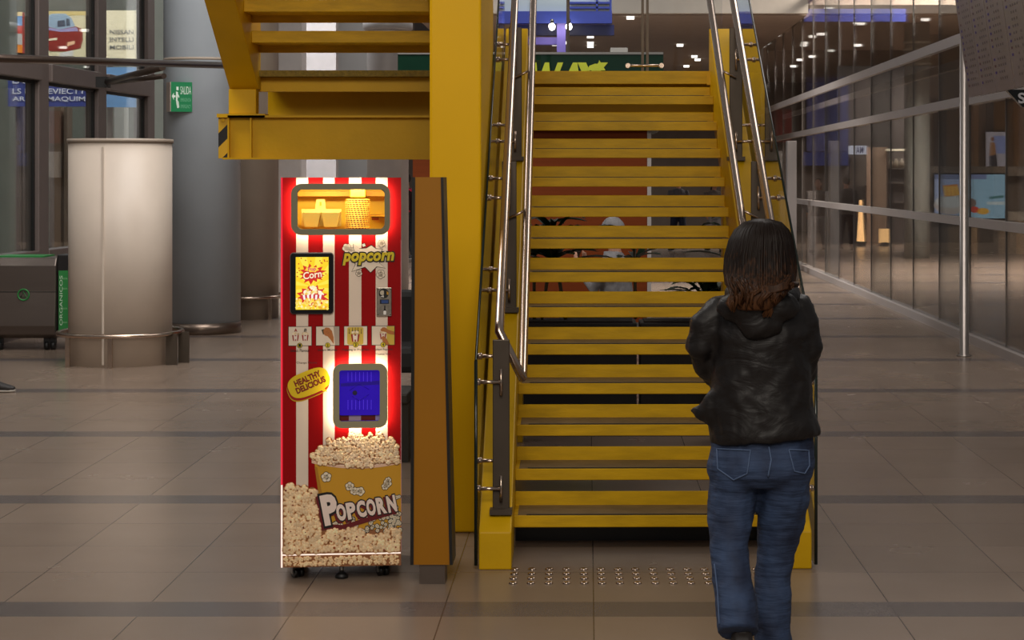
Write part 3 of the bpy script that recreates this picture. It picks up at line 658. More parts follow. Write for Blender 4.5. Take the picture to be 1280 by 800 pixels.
# flight information board, hung parallel to the glass wall and leaning forward
fx, tilt = 3.01, math.radians(8)
t = thing('information_board', 'dark flight information board hanging at upper right, tilted downward', 'board', (fx, 14.99, 2.37))
IB = mat('board_grey', S(146, 132, 126), 0.3, var=0.05); TX = random.Random(5)
R = Matrix.Rotation(-tilt, 4, 'Y')
yy = 0.0
for i, wd in enumerate((0.51, 0.51, 0.60, 0.58, 0.58)):
    MB().box(0, 0.05, yy-wd+0.012, yy-0.004, 0.0, 1.45, R).build('display_panel', IB, t)
    mb = MB()
    for r in range(28):
        z = 0.08+r*0.048
        for (u, l, c) in ((0.07, 0.045, S(76, 58, 140) if TX.random() < 0.6 else S(110, 76, 80)), (0.20, 0.03, S(110, 98, 98)), (0.27, 0.03, S(110, 98, 98)), (0.34, 0.03, S(110, 98, 98)), (0.41, 0.03, S(110, 98, 98))):
            if TX.random() < 0.12: continue
            p = [(-0.002, yy-u, z), (-0.002, yy-u-l, z), (-0.002, yy-u-l, z+0.018), (-0.002, yy-u, z+0.018)]
            mb.add([R @ Vector(q) for q in p], [(0, 1, 2, 3)], c)
    mb.build('lettering', PRINT, t)
    yy -= wd
MB().box(0.052, 0.10, yy, 0.0, 0.0, 1.5, R).build('back_frame', BLACKM, t)
for q in (-0.5, -2.2): MB().cyl((-0.1, q, 1.45), (-0.1, q, 3.6), 0.015, 8).build('hanger', STEELD, t)
a = at(1258, 122, 14.2)
t = thing('hanging_sign', 'small black sign with white letters under the information board', 'sign', (a.x, 14.2, a.z))
MB().prism([(0.0, 0.06), (0.12, -0.07), (0.45, -0.07), (0.45, 0.06)], 'y', 0, 0.06).build('panel', BLACKM, t)
mb = MB(); put_text(mb, 'SA', (0.155, -0.004, 0.0), 0.13, 0.075, col=S(235, 235, 240), off=0.03, rot=0.08); mb.build('lettering', PRINT, t)
# ================================================================== STAIRCASE
ROT = 0.0135; TR, RI = 0.278, 0.1741
def NL(y): return RI+y*RI/TR            # nosing line height
SL = RI/TR
st = thing('staircase', 'broad yellow steel staircase with open risers and steel handrails', 'staircase', (0, 8.8, 0), ROT)
x0, x1 = -0.345, 0.850
for k in range(14):
    y, z = TR*k, RI*(k+1)
    m = MB()
    if k < 13:
        m.prism([(y, z-0.055), (y, z), (y+TR-0.006, z), (y+TR-0.006, z+0.068), (y+TR, z+0.068), (y+TR, z-0.008), (y+0.006, z-0.008), (y+0.006, z-0.055)], 'x', x0, x1)
    else:
        m.prism([(y, z-0.085), (y, z), (y+0.12, z), (y+0.12, z-0.01), (y+0.006, z-0.01), (y+0.006, z-0.085)], 'x', x0, x1)
    tr = m.build('tread', YELW, st, bevel=0.003, seg=1)
    if k < 13:
        MB().box(x0+0.02, x1-0.02, y+0.012, y+TR-0.012, z, z+0.003).build('tread_surface', TREADB, tr)
        MB().box(x0+0.06, x1-0.06, y+0.010, y+0.02, z, z+0.0045).build('grip_strip', GASK, tr)
for s0, s1 in ((-0.490, -0.345), (0.850, 0.992)):
    top = 0.225
    yA, yB = -0.37, 13*TR+0.1
    m = MB(); m.prism([(yA, 0), (yA, NL(yA)+top), (yB, NL(yB)+top), (yB, NL(yB)-0.2), (0.02, 0.0)], 'x', s0, s1)
    m.build('stringer', YEL, st, bevel=0.006)
MB().box(x0, x1, 0.30, 0.36, 0.0, 0.085).build('under_tread_shadow', BLACK, st)  # black box standing in for the shadow under the first tread
# baluster posts with clamps, glass and rails, on both sides
for side, pxs, gx, rA, rB in ((-1, -0.395, -0.503, -0.405, -0.30), (1, 0.90, 1.010, 0.910, 0.805)):
    for j, y in enumerate((-0.25, 1.05, 2.32)):
        zb = NL(y)+0.225
        p = MB().box(pxs-0.038, pxs+0.038, y, y+0.014, zb, zb+0.77).build('baluster_post', STEELD, st, bevel=0.004)
        MB().box(pxs-0.05, pxs+0.05, y-0.05, y+0.06, zb-0.012, zb+0.012).build('base_plate', STEELD, p)
        for zz in (zb+0.10, zb+0.58):
            for dy in (-0.012, 0.16):
                c = MB()
                c.cyl((gx-side*0.0, y+dy, zz+0.1*(dy > 0)), (pxs+side*0.004, y+dy, zz+0.1*(dy > 0)), 0.009, 10)
                c.cyl((gx-0.006, y+dy, zz+0.1*(dy > 0)), (gx+0.016*(-side), y+dy, zz+0.1*(dy > 0)), 0.016, 12)
                if dy < 0: c.cyl((pxs+side*0.0, y-0.014, zz-0.06), (pxs, y-0.014, zz+0.06), 0.007, 10)
                c.build('glass_clamp', STEEL, p)
    yA, yB = -0.37, 3.62
    zt = lambda y: NL(y)+0.98
    g = MB().prism([(yA, 0.02), (yA, 0.93), (yB, zt(yB)), (yB, NL(yB)-0.12), (0.03, 0.02)], 'x', gx-0.006, gx+0.006).build('glass_panel', GLASS, st)
    e = MB(); e.loft([(gx, yA-0.002, 0.02), (gx, yA-0.002, 0.93)], [(0.0075, 0.004)]*2, 8); e.loft([(gx, yA, 0.93), (gx, yB, zt(yB))], 0.006, 8)
    e.build('glass_edge', GEDGE, g)
    ye = -0.185
    pts = [(rA, 5.0, RI*14+1.0), (rA, 3.66, RI*14+1.0), (rA, 3.56, NL(3.56)+1.0), (rA, ye+0.03, NL(ye+0.03)+1.0), (rA-0.0*side, ye, NL(ye)+0.985),
           (rB, ye-0.005, NL(ye)+0.775), (rB, ye+0.03, NL(ye+0.03)+0.76), (rB, 3.56, NL(3.56)+0.76), (rB, 3.66, RI*14+0.76), (rB, 5.0, RI*14+0.76)]
    MB().loft(pts, 0.0215, 18).build('handrail', STEEL, st)
    for y in (1.05, 2.32):
        MB().cyl((pxs, y, NL(y)+0.93), (rA, y, NL(y)+0.985), 0.008, 10).build('rail_bracket', STEEL, st)
        MB().cyl((pxs, y-0.02, NL(y)+0.70), (rB, y-0.02, NL(y)+0.745), 0.007, 10).build('rail_bracket', STEEL, st)
# tactile studs in front of the first step
sm = MB(); sm.rings([(0, 0, 0, .0185, .0185), (0, 0, .003, .0185, .0185), (0, 0, .007, .014, .014)], 16)
sme = sm.mesh('stud'); sme.materials.append(STEEL)
for c in range(16):
    for r in range(4):
        o = bpy.data.objects.new('tactile_stud', sme); COL.objects.link(o)
        o.location = (-0.325+0.001*r+c*0.0765, 8.43-r*0.095, 0.0)
        tag(o, 'small round steel tactile stud on the floor before the first step', 'stud', 'tactile studs before the stairs')
# landing
la = thing('stair_landing', 'yellow steel landing joining the broad staircase to the flight at upper left', 'landing', (0, 12.42, 0))
ZL = RI*14
MB().box(-2.19, 1.10, 0.16, 1.9, ZL-0.04, ZL).build('deck', YELW, la)
MB().box(-2.19, -0.62, 0.0, 0.16, ZL-0.035, ZL+0.005).build('deck_edge', mat('chequer_plate', S(140, 118, 40), 0.5, var=0.3, scale=40, bump=0.6, bscale=90), la)
MB().box(-2.19, -0.5, 0.10, 0.16, ZL-0.13, ZL-0.036).build('front_channel', YEL, la)
MB().box(-2.19, 1.10, 0.55, 0.62, ZL-0.36, ZL-0.04).build('cross_beam', YEL, la)
MB().box(0.78, 1.05, 0.0, 0.14, ZL-0.09, ZL).build('deck_corner', YEL, la)
MB().box(-0.64, -0.40, 0.0, 0.14, ZL-0.09, ZL).build('deck_corner', YEL, la)
for a, b in ((-0.61, -0.43), (0.885, 1.075)): MB().box(a, b, 0.02, 0.2, 0, ZL-0.09).build('support_post', YEL, la, bevel=0.006)
for yy, lab in ((1.75, 0),):
    MB().box(-0.45, 1.0, yy-0.006, yy+0.006, ZL+0.06, ZL+1.05).build('back_glass', GLASS, la)
    pX = X_(806, 12.42+yy)
    p = MB(); p.box(pX-0.028, pX-0.008, yy-0.05, yy-0.035, ZL, ZL+1.1); p.box(pX+0.008, pX+0.028, yy-0.05, yy-0.035, ZL, ZL+1.1); p = p.build('baluster_post', STEELD, la)
    zz = Z_(82.5, 12.42+yy)
    c = MB(); c.cyl((X_(785, 14.1), yy-0.06, zz), (X_(827, 14.1), yy-0.06, zz), 0.010, 10)
    for q in (785, 827): c.cyl((X_(q, 14.1), yy-0.07, zz), (X_(q, 14.1), yy+0.02, zz), 0.018, 14)
    c.build('glass_clamp', STEEL, p)
# I-beam under the second flight, with striped end plate
ib = thing('support_beam', 'yellow steel girder with a hazard striped end plate under the landing', 'beam', (0, 12.36, 0))
bz0, bz1 = Z_(197, 12.36), Z_(147, 12.36); bl, br = X_(285.5, 12.36), -0.60
MB().box(bl, br, 0.02, 0.035, bz0, bz1).build('web', YEL, ib)
MB().box(X_(272, 12.36), X_(332, 12.36), -0.03, 0.13, bz1, bz1+0.024).build('top_plate', YEL, ib)
MB().box(bl, br, -0.03, 0.10, bz1, bz1+0.014).build('top_flange', YEL, ib)
MB().box(X_(279, 12.36), br, -0.03, 0.10, bz0-0.012, bz0).build('bottom_flange', YEL, ib)
for q in (286, 314): MB().box(X_(q, 12.36)-0.005, X_(q, 12.36)+0.005, -0.02, 0.02, bz0, bz1).build('stiffener', YEL, ib)
HZ = bpy.data.materials.new('hazard_stripes'); HZ.use_nodes = True
nt = HZ.node_tree; w = nt.nodes.new('ShaderNodeTexWave'); w.bands_direction = 'DIAGONAL'; w.inputs['Scale'].default_value = 3.4; w.inputs['Phase Offset'].default_value = 1.5
tc = nt.nodes.new('ShaderNodeTexCoord'); mp = nt.nodes.new('ShaderNodeMapping'); mp.inputs['Scale'].default_value = (-1, 0, 1); nt.links.new(tc.outputs['Object'], mp.inputs[0]); nt.links.new(mp.outputs[0], w.inputs['Vector'])
cr = nt.nodes.new('ShaderNodeValToRGB'); cr.color_ramp.interpolation = 'CONSTANT'; cr.color_ramp.elements[0].color = S(16, 14, 12); cr.color_ramp.elements[1].position = 0.5; cr.color_ramp.elements[1].color = S(212, 166, 14)
nt.links.new(w.outputs['Fac'], cr.inputs[0]); nt.links.new(cr.outputs[0], nt.nodes['Principled BSDF'].inputs['Base Color'])
MB().box(X_(273, 12.36), bl, 0.0, 0.03, bz0-0.005, bz1).build('end_plate', HZ, ib)
MB().cyl((X_(279, 12.36), -0.01, bz0+0.245), (X_(279, 12.36), 0.0, bz0+0.245), 0.012, 10).build('bolt', YEL, ib)
# second flight, rising toward the viewer above the landing
f2 = thing('staircase', 'second yellow flight rising from the landing at upper left, seen from below', 'staircase', (0, 12.42, 0))
a0, a1 = X_(320, 12.3), -0.98
for k in range(1, 8):
    yF = -(k-1)*TR; z = ZL+RI*k
    m = MB(); m.prism([(yF, z-0.055), (yF, z), (yF-TR+0.006, z), (yF-TR+0.006, z+0.068), (yF-TR, z+0.068), (yF-TR, z-0.008), (yF-0.006, z-0.008), (yF-0.006, z-0.055)], 'x', a0, a1)
    m.build('tread', YELW, f2, bevel=0.003, seg=1)
for s0, s1 in ((-2.345, a0), (a1, a1+0.14)):
    yE = -7.3*TR
    n2 = lambda y: ZL+RI-y*SL
    m = MB(); m.prism([(0.06, ZL+0.4), (0.06, ZL-0.12), (-0.02, ZL-0.12), (yE, n2(yE)-0.33), (yE, n2(yE)+0.2)], 'x', s0, s1)
    m.build('stringer', YEL, f2, bevel=0.006)
    MB().box(s0, s1-0.012, -0.05, 0.06, Z_(147, 12.36)+0.024, ZL-0.12).build('stub_post', YEL, f2, bevel=0.005)
# column
cm = MB().box(X_(537, 9.3), X_(601.5, 9.3), 0, 1.62, 0, 6.5)
c = cm.build('steel_column', mat('column_yellow', S(244, 190, 4), 0.45, spec=0.2, var=0.05, scale=1.5, bump=0.03, bscale=30), bevel=0.012, seg=3, origin=(-0.65, 0, 0))
c.location = (-0.65, 9.3, 0); c.rotation_euler = (0, 0, ROT)
tag(c, 'massive yellow steel column standing left of the broad staircase', 'column')['kind'] = 'thing'

# ---------------------------------------------------------------- amber totem beside the machine
ty = 8.12; cx = X_(540, ty)
t = thing('sign_totem', 'tall narrow amber totem with black edges, between popcorn machine and yellow column', 'totem', (cx, ty, 0))
sc_ = F/ty
def tz(py): return Z_(py, ty)
def txx(px): return (px-540)/sc_
AMB = mat('amber_panel', S(158, 104, 10), 0.45, spec=0.3, var=0.06, scale=1.5)
BKE = mat('totem_black', S(20, 17, 15), 0.35)
zt_, zb_ = tz(221.5), tz(706)
MB().add([(txx(517), 0, zb_), (txx(562), 0, zb_), (txx(551), 0, zt_), (txx(519), 0, zt_), (txx(517), 0.16, zb_), (txx(562), 0.16, zb_), (txx(551), 0.16, zt_), (txx(519), 0.16, zt_)],
         [(0, 1, 2, 3), (5, 4, 7, 6), (3, 2, 6, 7), (1, 0, 4, 5)]).build('front_panel', AMB, t)
for (b0, b1, t0, t1) in ((513, 517, 515, 519), (562, 566, 551, 554.2)):
    MB().add([(txx(b0), -0.006, zb_), (txx(b1), -0.006, zb_), (txx(t1), -0.006, zt_), (txx(t0), -0.006, zt_), (txx(b0), 0.19, zb_), (txx(b1), 0.19, zb_), (txx(t1), 0.19, zt_), (txx(t0), 0.19, zt_)],
             [(0, 1, 2, 3), (5, 4, 7, 6), (3, 2, 6, 7), (1, 0, 4, 5), (0, 3, 7, 4), (1, 5, 6, 2)]).build('side_edge', BKE, t)
MB().box(txx(524), txx(556), 0.01, 0.14, 0, zb_+0.01).build('plinth', mat('plinth_grey', S(104, 92, 84), 0.35, 0.6, var=0.1), t)
# ================================================================== POPCORN MACHINE
KM = F/8.2
vm = thing('popcorn_vending_machine', 'red and white striped popcorn vending machine with glowing windows', 'vending machine', (X_(426, 8.2), 8.2, 0), math.radians(5.6))
def u_(px): return (px-426)/KM
def v_(py): return H-(py-VY)/KM
def P2(px, py, l=0.001): return (u_(px), -l, v_(py))
RED = S(150, 0, 4); RED2 = S(100, 2, 6)
def dpoly(mb, pts, col, l): mb.add([P2(x, y, l) for x, y in pts], [tuple(range(len(pts)))], col)
def rr(x0, y0, x1, y1, r, n=6):
    o = []
    for cx, cy, a in ((x1-r, y0+r, -90), (x1-r, y1-r, 0), (x0+r, y1-r, 90), (x0+r, y0+r, 180)):
        for i in range(n+1):
            t = math.radians(a+90*i/n); o.append((cx+r*math.cos(t), cy+r*math.sin(t)))
    return o
def ring(mb, A, B, y0, y1, col=None):
    """solid ring between outlines A (outer) and B (inner), px coords, from depth y0 (back) to y1 (front)."""
    n = len(A); vs = [(u_(x), y, v_(z)) for y in (y0, y1) for q in (A, B) for x, z in q]; f = []
    for i in range(n):
        j = (i+1) % n
        f += [(2*n+i, 2*n+j, 3*n+j, 3*n+i), (i, n+i, n+j, j), (i, j, 2*n+j, 2*n+i), (n+i, 3*n+i, 3*n+j, n+j)]
    return mb.add(vs, f, col)
def circ(cx, cy, r, n=18, ry=None): return [(cx+r*math.cos(6.2832*i/n), cy+(ry or r)*math.sin(6.2832*i/n)) for i in range(n)]
# striped front skin material (object X decides the stripe)
SM = bpy.data.materials.new('candy_stripes'); SM.use_nodes = True
nt = SM.node_tree; tc = nt.nodes.new('ShaderNodeTexCoord'); sp = nt.nodes.new('ShaderNodeSeparateXYZ'); nt.links.new(tc.outputs['Object'], sp.inputs[0])
mr = nt.nodes.new('ShaderNodeMapRange'); mr.inputs['From Min'].default_value = u_(350); mr.inputs['From Max'].default_value = u_(502); nt.links.new(sp.outputs['X'], mr.inputs['Value'])
cr = nt.nodes.new('ShaderNodeValToRGB'); cr.color_ramp.interpolation = 'CONSTANT'
WH = S(226, 208, 190); stops = [350, 370.5, 385.5, 403.5, 418, 436, 451, 469, 484]
for i, q in enumerate(stops):
    p = (q-350)/152
    e = cr.color_ramp.elements[0] if i == 0 else (cr.color_ramp.elements[1] if i == 1 else cr.color_ramp.elements.new(p))
    e.position = p; e.color = RED if i % 2 == 0 else WH
nt.links.new(mr.outputs['Result'], cr.inputs['Fac']); b = nt.nodes['Principled BSDF']; nt.links.new(cr.outputs['Color'], b.inputs['Base Color']); b.inputs['Roughness'].default_value = 0.55; b.inputs['Specular IOR Level'].default_value = 0.15
# cabinet shell: open box behind the front skin
CAB = mat('cabinet_red', S(110, 10, 14), 0.4)
m = MB(); z0, z1, dp = v_(708), v_(222), 0.55; L_, R_ = u_(353.5), u_(499)
m.box(L_, L_+0.012, 0.02, dp, z0, z1); m.box(R_-0.012, R_, 0.02, dp, z0, z1); m.box(L_, R_, dp-0.012, dp, z0, z1); m.box(L_, R_, 0.02, dp, z1-0.012, z1); m.box(L_, R_, 0.02, dp, z0, z0+0.012)
m.build('cabinet', CAB, vm)
# front skin with two window openings
W1 = (371, 235, 482, 288); W2 = (423, 460, 475, 527)
xs = [354, W1[0], W2[0], W2[2], W1[2], 501]; ysx = [222, W1[1], W1[3], W2[1], W2[3], 692]
m = MB()
for i in range(5):
    for j in range(5):
        a, b_, c, d = xs[i], xs[i+1], ysx[j], ysx[j+1]
        if a >= W1[0] and b_ <= W1[2] and c >= W1[1] and d <= W1[3]: continue
        if a >= W2[0] and b_ <= W2[2] and c >= W2[1] and d <= W2[3]: continue
        m.add([P2(a, c, 0), P2(b_, c, 0), P2(b_, d, 0), P2(a, d, 0)], [(3, 2, 1, 0)])
for (x0q, y0q, x1q, y1q) in ((354, 222, 501, 692),):
    for A, B in (((x0q, y0q), (x1q, y0q)), ((x1q, y0q), (x1q, y1q)), ((x1q, y1q), (x0q, y1q)), ((x0q, y1q), (x0q, y0q))):
        m.add([(u_(A[0]), 0, v_(A[1])), (u_(B[0]), 0, v_(B[1])), (u_(B[0]), 0.022, v_(B[1])), (u_(A[0]), 0.022, v_(A[1]))], [(0, 1, 2, 3)])
m.build('front_panel', SM, vm)
# glowing edge strips
ET = emit_mat('edge_glow_red', (1.0, 0.03, 0.06, 1), 0.9); EW = emit_mat('edge_glow_white', (1.0, 0.80, 0.66, 1), 1.1); ED = emit_mat('edge_glow_dim', (0.9, 0.35, 0.33, 1), 0.35)
MB().box(u_(352), u_(354), -0.002, 0.012, v_(605), v_(222)).build('light_strip', ET, vm)
MB().box(u_(352), u_(354), -0.002, 0.012, v_(708), v_(605)).build('light_strip', EW, vm)
MB().box(u_(351.4), u_(352), -0.001, 0.010, v_(708), v_(300)).build('light_strip', ED, vm)
MB().box(u_(500.4), u_(501.4), 0.0, 0.012, v_(690), v_(300)).build('light_strip', ED, vm)
MB().box(u_(354), u_(500.5), -0.003, 0.010, v_(693.2), v_(691.6)).build('light_strip', EW, vm)
# top display window
GOL = mat('frame_olive', S(120, 116, 92), 0.45, 0.15)
WIN = rr(365, 229.5, 487.5, 293.5, 13); WIN_I = rr(373, 237, 480.5, 286, 4)
ring(MB(), WIN, WIN_I, -0.026, -0.036).build('window_frame', GOL, vm)
LED = emit_mat('led_ring', (1.0, 0.80, 0.55, 1), 24.0)
def inset(A, d):
    cx = (max(p[0] for p in A)+min(p[0] for p in A))/2; cy = (max(p[1] for p in A)+min(p[1] for p in A))/2
    w = (max(p[0] for p in A)-min(p[0] for p in A))/2; h = (max(p[1] for p in A)-min(p[1] for p in A))/2
    return [(cx+(x-cx)*(w-d)/w, cy+(y-cy)*(h-d)/h) for x, y in A]
def led_strip(A):
    o = inset(A, 0.9); i = inset(A, 2.2); n = len(o); m = MB()
    m.add([(u_(x), y, v_(z)) for y in (-0.008, -0.025) for x, z in o], [(k, (k+1) % n, n+(k+1) % n, n+k) for k in range(n)])
    return m
led_strip(WIN).build('led_strip', LED, vm)
ring(MB(), inset(WIN, 2.4), inset(WIN, 6), 0.0, -0.0259).build('frame_backing', GOL, vm)
MB().add([P2(*p, 0.012) for p in WIN_I], [tuple(range(len(WIN_I)))]).build('window_glass', GLASS, vm)
# display chamber
YI = mat('chamber_yellow', S(250, 206, 50), 0.5); YI2 = mat('chamber_amber', S(216, 160, 26), 0.5)
cx0, cx1, cz0, cz1, cd = u_(366), u_(487), v_(296), v_(228), 0.36
m = MB()
m.box(cx0-.005, cx0, 0.002, cd, cz0, cz1); m.box(cx1, cx1+.005, 0.002, cd, cz0, cz1); m.box(cx0, cx1, cd, cd+.005, cz0, cz1); m.box(cx0, cx1, 0.002, cd, cz0-.005, cz0); m.box(cx0, cx1, 0.002, cd, cz1, cz1+.005)
m.build('display_chamber', YI, vm)
MB().box(cx0, cx1, 0.24, cd, v_(246)+0.0, v_(240)).build('shelf', YI2, vm)
MB().box(u_(458), cx1, 0.22, cd, v_(272), v_(270)).build('shelf', YI2, vm); MB().box(u_(463), u_(472), 0.33, 0.36, v_(277.5), v_(274)).build('label_slot', mat('slot_orange', S(190, 90, 20), 0.5), vm)
MB().box(u_(437), u_(456), 0.10, 0.22, v_(247), v_(236)).build('cup_holder', YI, vm, bevel=0.004)
def bin_(x0p, x1p, lb):
    t = thing('ingredient_tray', lb, 'tray', (0, 0, 0)); t.matrix_world = MW
    a, b_ = u_(x0p), u_(x1p); z0q, z1q = v_(284), v_(266); m = MB()
    m.add([(a+.012, .06, z0q), (b_-.012, .06, z0q), (b_, .05, z1q), (a, .05, z1q), (a+.012, .2, z0q), (b_-.012, .2, z0q), (b_, .21, z1q), (a, .21, z1q)], [(0, 1, 2, 3), (5, 4, 7, 6), (1, 5, 6, 2), (4, 0, 3, 7), (4, 5, 1, 0)])
    m.build('tray', mat('tray_cream', S(250, 214, 110), 0.4), t)
    MB().box(a+.003, b_-.003, .055, .2, z1q-.008, z1q-.004).build('filling', mat('kernel_brown', S(110, 56, 14), 0.6, bump=0.8, bscale=200), t)
    return t
EU = math.radians(5.6); MW = Matrix.Translation(vm.location) @ Matrix.Rotation(EU, 4, 'Z')
bin_(377, 400, 'yellow ingredient tray on the left inside the lit top window of the popcorn machine'); bin_(401.5, 424, 'yellow ingredient tray beside the cup stack inside the lit top window')
MB().box(u_(374), u_(424.5), 0.215, 0.225, v_(284), v_(262.5)).build('tray_rack', mat('tray_cream2', S(252, 220, 120), 0.4), vm)
MB().prism([(u_(391), v_(263)), (u_(405), v_(263)), (u_(403.5), v_(250)), (u_(393), v_(250))], 'y', 0.226, 0.235).build('bracket', MATS['tray_cream2'], vm)
MB().box(u_(397), u_(399.5), 0.222, 0.226, v_(258), v_(253)).build('bracket_hole', YI2, vm)
# stack of paper cups
CUPM = bpy.data.materials.new('cup_print'); CUPM.use_nodes = True
nt = CUPM.node_tree; tc = nt.nodes.new('ShaderNodeTexCoord'); sp = nt.nodes.new('ShaderNodeSeparateXYZ'); nt.links.new(tc.outputs['Object'], sp.inputs[0])
at2 = nt.nodes.new('ShaderNodeMath'); at2.operation = 'ARCTAN2'; nt.links.new(sp.outputs['Y'], at2.inputs[0]); nt.links.new(sp.outputs['X'], at2.inputs[1])
ml = nt.nodes.new('ShaderNodeMath'); ml.operation = 'MULTIPLY'; ml.inputs[1].default_value = 3.5; nt.links.new(at2.outputs[0], ml.inputs[0])
fr = nt.nodes.new('ShaderNodeMath'); fr.operation = 'FRACT'; nt.links.new(ml.outputs[0], fr.inputs[0])
lt = nt.nodes.new('ShaderNodeMath'); lt.operation = 'LESS_THAN'; lt.inputs[1].default_value = 0.5; nt.links.new(fr.outputs[0], lt.inputs[0])
mx = nt.nodes.new('ShaderNodeMix'); mx.data_type = 'RGBA'; mx.inputs['A'].default_value = S(240, 185, 60); mx.inputs['B'].default_value = S(130, 24, 14); nt.links.new(lt.outputs[0], mx.inputs['Factor'])
nt.links.new(mx.outputs['Result'], nt.nodes['Principled BSDF'].inputs['Base Color'])
RIMM = mat('cup_rim', S(250, 200, 90), 0.4)
m = MB(); m.smooth = True
m.rings([(0, 0, -.0052, .050, .050), (0, 0, 0.0, .0515, .0515)], 28); cup_body = m.mesh('cup'); cup_body.materials.append(CUPM)
m = MB(); m.loft([(0.053*math.cos(6.2832*i/28), 0.053*math.sin(6.2832*i/28), 0.0012) for i in range(28)], 0.0019, 6, closed=True); cup_rim = m.mesh('rim'); cup_rim.materials.append(RIMM)
for i in range(16):
    c = thing('paper_cup', 'upside-down printed paper cup nested in the stack inside the lit top window', 'cup', (0, 0, 0), group='paper cups stacked in the top window')
    c.matrix_world = MW @ Matrix.Translation((u_(446), 0.13, v_(289)+0.0045+i*0.0087)) @ Matrix.Rotation(0.45*(i % 2)+0.1*i, 4, 'Z')
    for nm, me in (('cup_side', cup_body), ('rim', cup_rim)):
        o = bpy.data.objects.new(nm, me); COL.objects.link(o); o.parent = c
# lower serving hatch
W2O = rr(416.5, 454, 484, 534, 11); W2I = rr(424.5, 462, 474.5, 525.5, 3)
GCR = mat('frame_cream', S(150, 142, 112), 0.45, 0.1)
ring(MB(), W2O, W2I, -0.026, -0.036).build('hatch_frame', GCR, vm)
led_strip(W2O).build('led_strip', LED, vm)
ring(MB(), inset(W2O, 2.4), inset(W2O, 6), 0.0, -0.0259).build('frame_backing', GCR, vm)
m = MB(); a, b_, c, d = u_(420), u_(479), v_(530), v_(458)
m.box(a-.004, a, 0.002, .3, c, d); m.box(b_, b_+.004, 0.002, .3, c, d); m.box(a, b_, .3, .304, c, d); m.box(a, b_, 0.002, .3, c-.004, c); m.box(a, b_, 0.002, .3, d, d+.004)
m.build('hatch_chamber', mat('chamber_violet', S(90, 60, 200), 0.5), vm)
FL = mat('flap_violet', S(34, 4, 150), 0.25, emit=S(44, 6, 190), estr=0.42, var=0.15, scale=14)
fl = MB().add([P2(*p, 0.008) for p in rr(424.5, 462, 474.5, 519, 2.5)], [tuple(range(28))]).build('hatch_flap', FL, vm)
RB = mat('flap_rib', S(80, 50, 210), 0.3, emit=S(80, 50, 220), estr=0.45); m = MB()
for i in range(7):
    x = 435+i*4.8
    for y0q, y1q in ((465, 476.5+(i > 4)), (500, 512)): m.box(u_(x-0.35), u_(x+0.35), -0.010, -0.008, v_(y1q), v_(y0q))
m.build('rib', RB, fl)
m = MB(); m.add([P2(*p, 0.0095) for p in circ(443.5, 491, 3.0, 16)], [tuple(range(16))]); m.build('latch_hole', mat('latch_dark', S(22, 6, 62), 0.5), fl)
m = MB()
for a_, b2_ in (((437, 488), (449, 480)), ((449, 480), (461, 487)), ((461, 493), (449, 501)), ((449, 501), (440, 495))): m.loft([P2(*a_, 0.009), P2(*b2_, 0.009)], 0.0012, 6)
m.add([P2(*q, 0.0085) for q in ((426, 479), (474, 476), (474, 481), (426, 483))], [(0, 1, 2, 3)]); m.build('flap_lines', mat('flap_lines', S(26, 4, 118), 0.3, emit=S(30, 4, 140), estr=0.4), fl)  # darker violet diamond lines and band on the flap
m = MB()
for a, b_, c in ((424.5, 436, RED2), (436, 451, S(170, 150, 165)), (451, 469, RED2), (469, 474.5, S(150, 140, 190))): dpoly(m, [(a, 519), (b_, 519), (b_, 526), (a, 526)], c, -0.001)
m.build('inner_stripes', PRINT, vm)
# touch screen
SB = rr(364, 316, 416.5, 391.5, 4)
m = MB(); n = len(SB); m.add([P2(*p, 0.002) for p in SB]+[P2(*p, 0.014) for p in SB], [tuple(range(n, 2*n))]+[(i, (i+1) % n, n+(i+1) % n, n+i) for i in range(n)]); m.build('screen_bezel', BLACKM, vm, bevel=0.002)
ring(MB(), rr(363.3, 315.3, 417.2, 392.2, 4.5), rr(364.2, 316.2, 416.3, 391.3, 4), 0, -0.007).build('bezel_rim', mat('rim_grey', S(120, 110, 110), 0.3, 0.6), vm)
K = 1.0; sr = random.Random(4); m = MB()
dpoly(m, [(370.5, 321), (411, 321), (411, 386.5), (370.5, 386.5)], S(252, 212, 30, K), 0.0145)
for i in range(12):
    a = 2*math.pi*i/12+0.1; a2 = a+0.24; cx, cy = 391, 358
    q = []
    for t in (a, a2):
        s = min(20 / abs(math.cos(t)) if abs(math.cos(t)) > 1e-3 else 99, (37 if math.sin(t) < 0 else 28)/abs(math.sin(t)) if abs(math.sin(t)) > 1e-3 else 99); q.append((cx+s*math.cos(t), cy+s*math.sin(t)))
    dpoly(m, [(cx, cy)]+q, S(255, 232, 70, K), 0.0147)
def star(cx, cy, rx, ry, n, k, ph=0.0, jit=0.0):
    o = []
    for i in range(2*n):
        f = 1.0 if i % 2 == 0 else k
        f *= 1+sr.uniform(-jit, jit); t = ph+math.pi*i/n; o.append((cx+rx*f*math.cos(t), cy+ry*f*math.sin(t)))
    return o
def fan(m, pts, col, l, c=None):
    cx = sum(p[0] for p in pts)/len(pts) if c is None else c[0]; cy = sum(p[1] for p in pts)/len(pts) if c is None else c[1]
    m.add([P2(cx, cy, l)]+[P2(x, y, l) for x, y in pts], [(0, 1+i, 1+(i+1) % len(pts)) for i in range(len(pts))], col)
fan(m, star(390.5, 342, 17.5, 12.5, 13, 0.66, 0.2, 0.12), S(214, 36, 22, K), 0.0150, (390.5, 342))
fan(m, star(390.5, 336.5, 9, 4, 7, 0.75, 0.2, 0.1), S(255, 214, 60, K), 0.0152, (390.5, 336.5))
def mtext(m, s, px, py, w, h, col, l, **k): put_text(m, s, P2(px, py, l), w/KM, h/KM, col=col, **k)
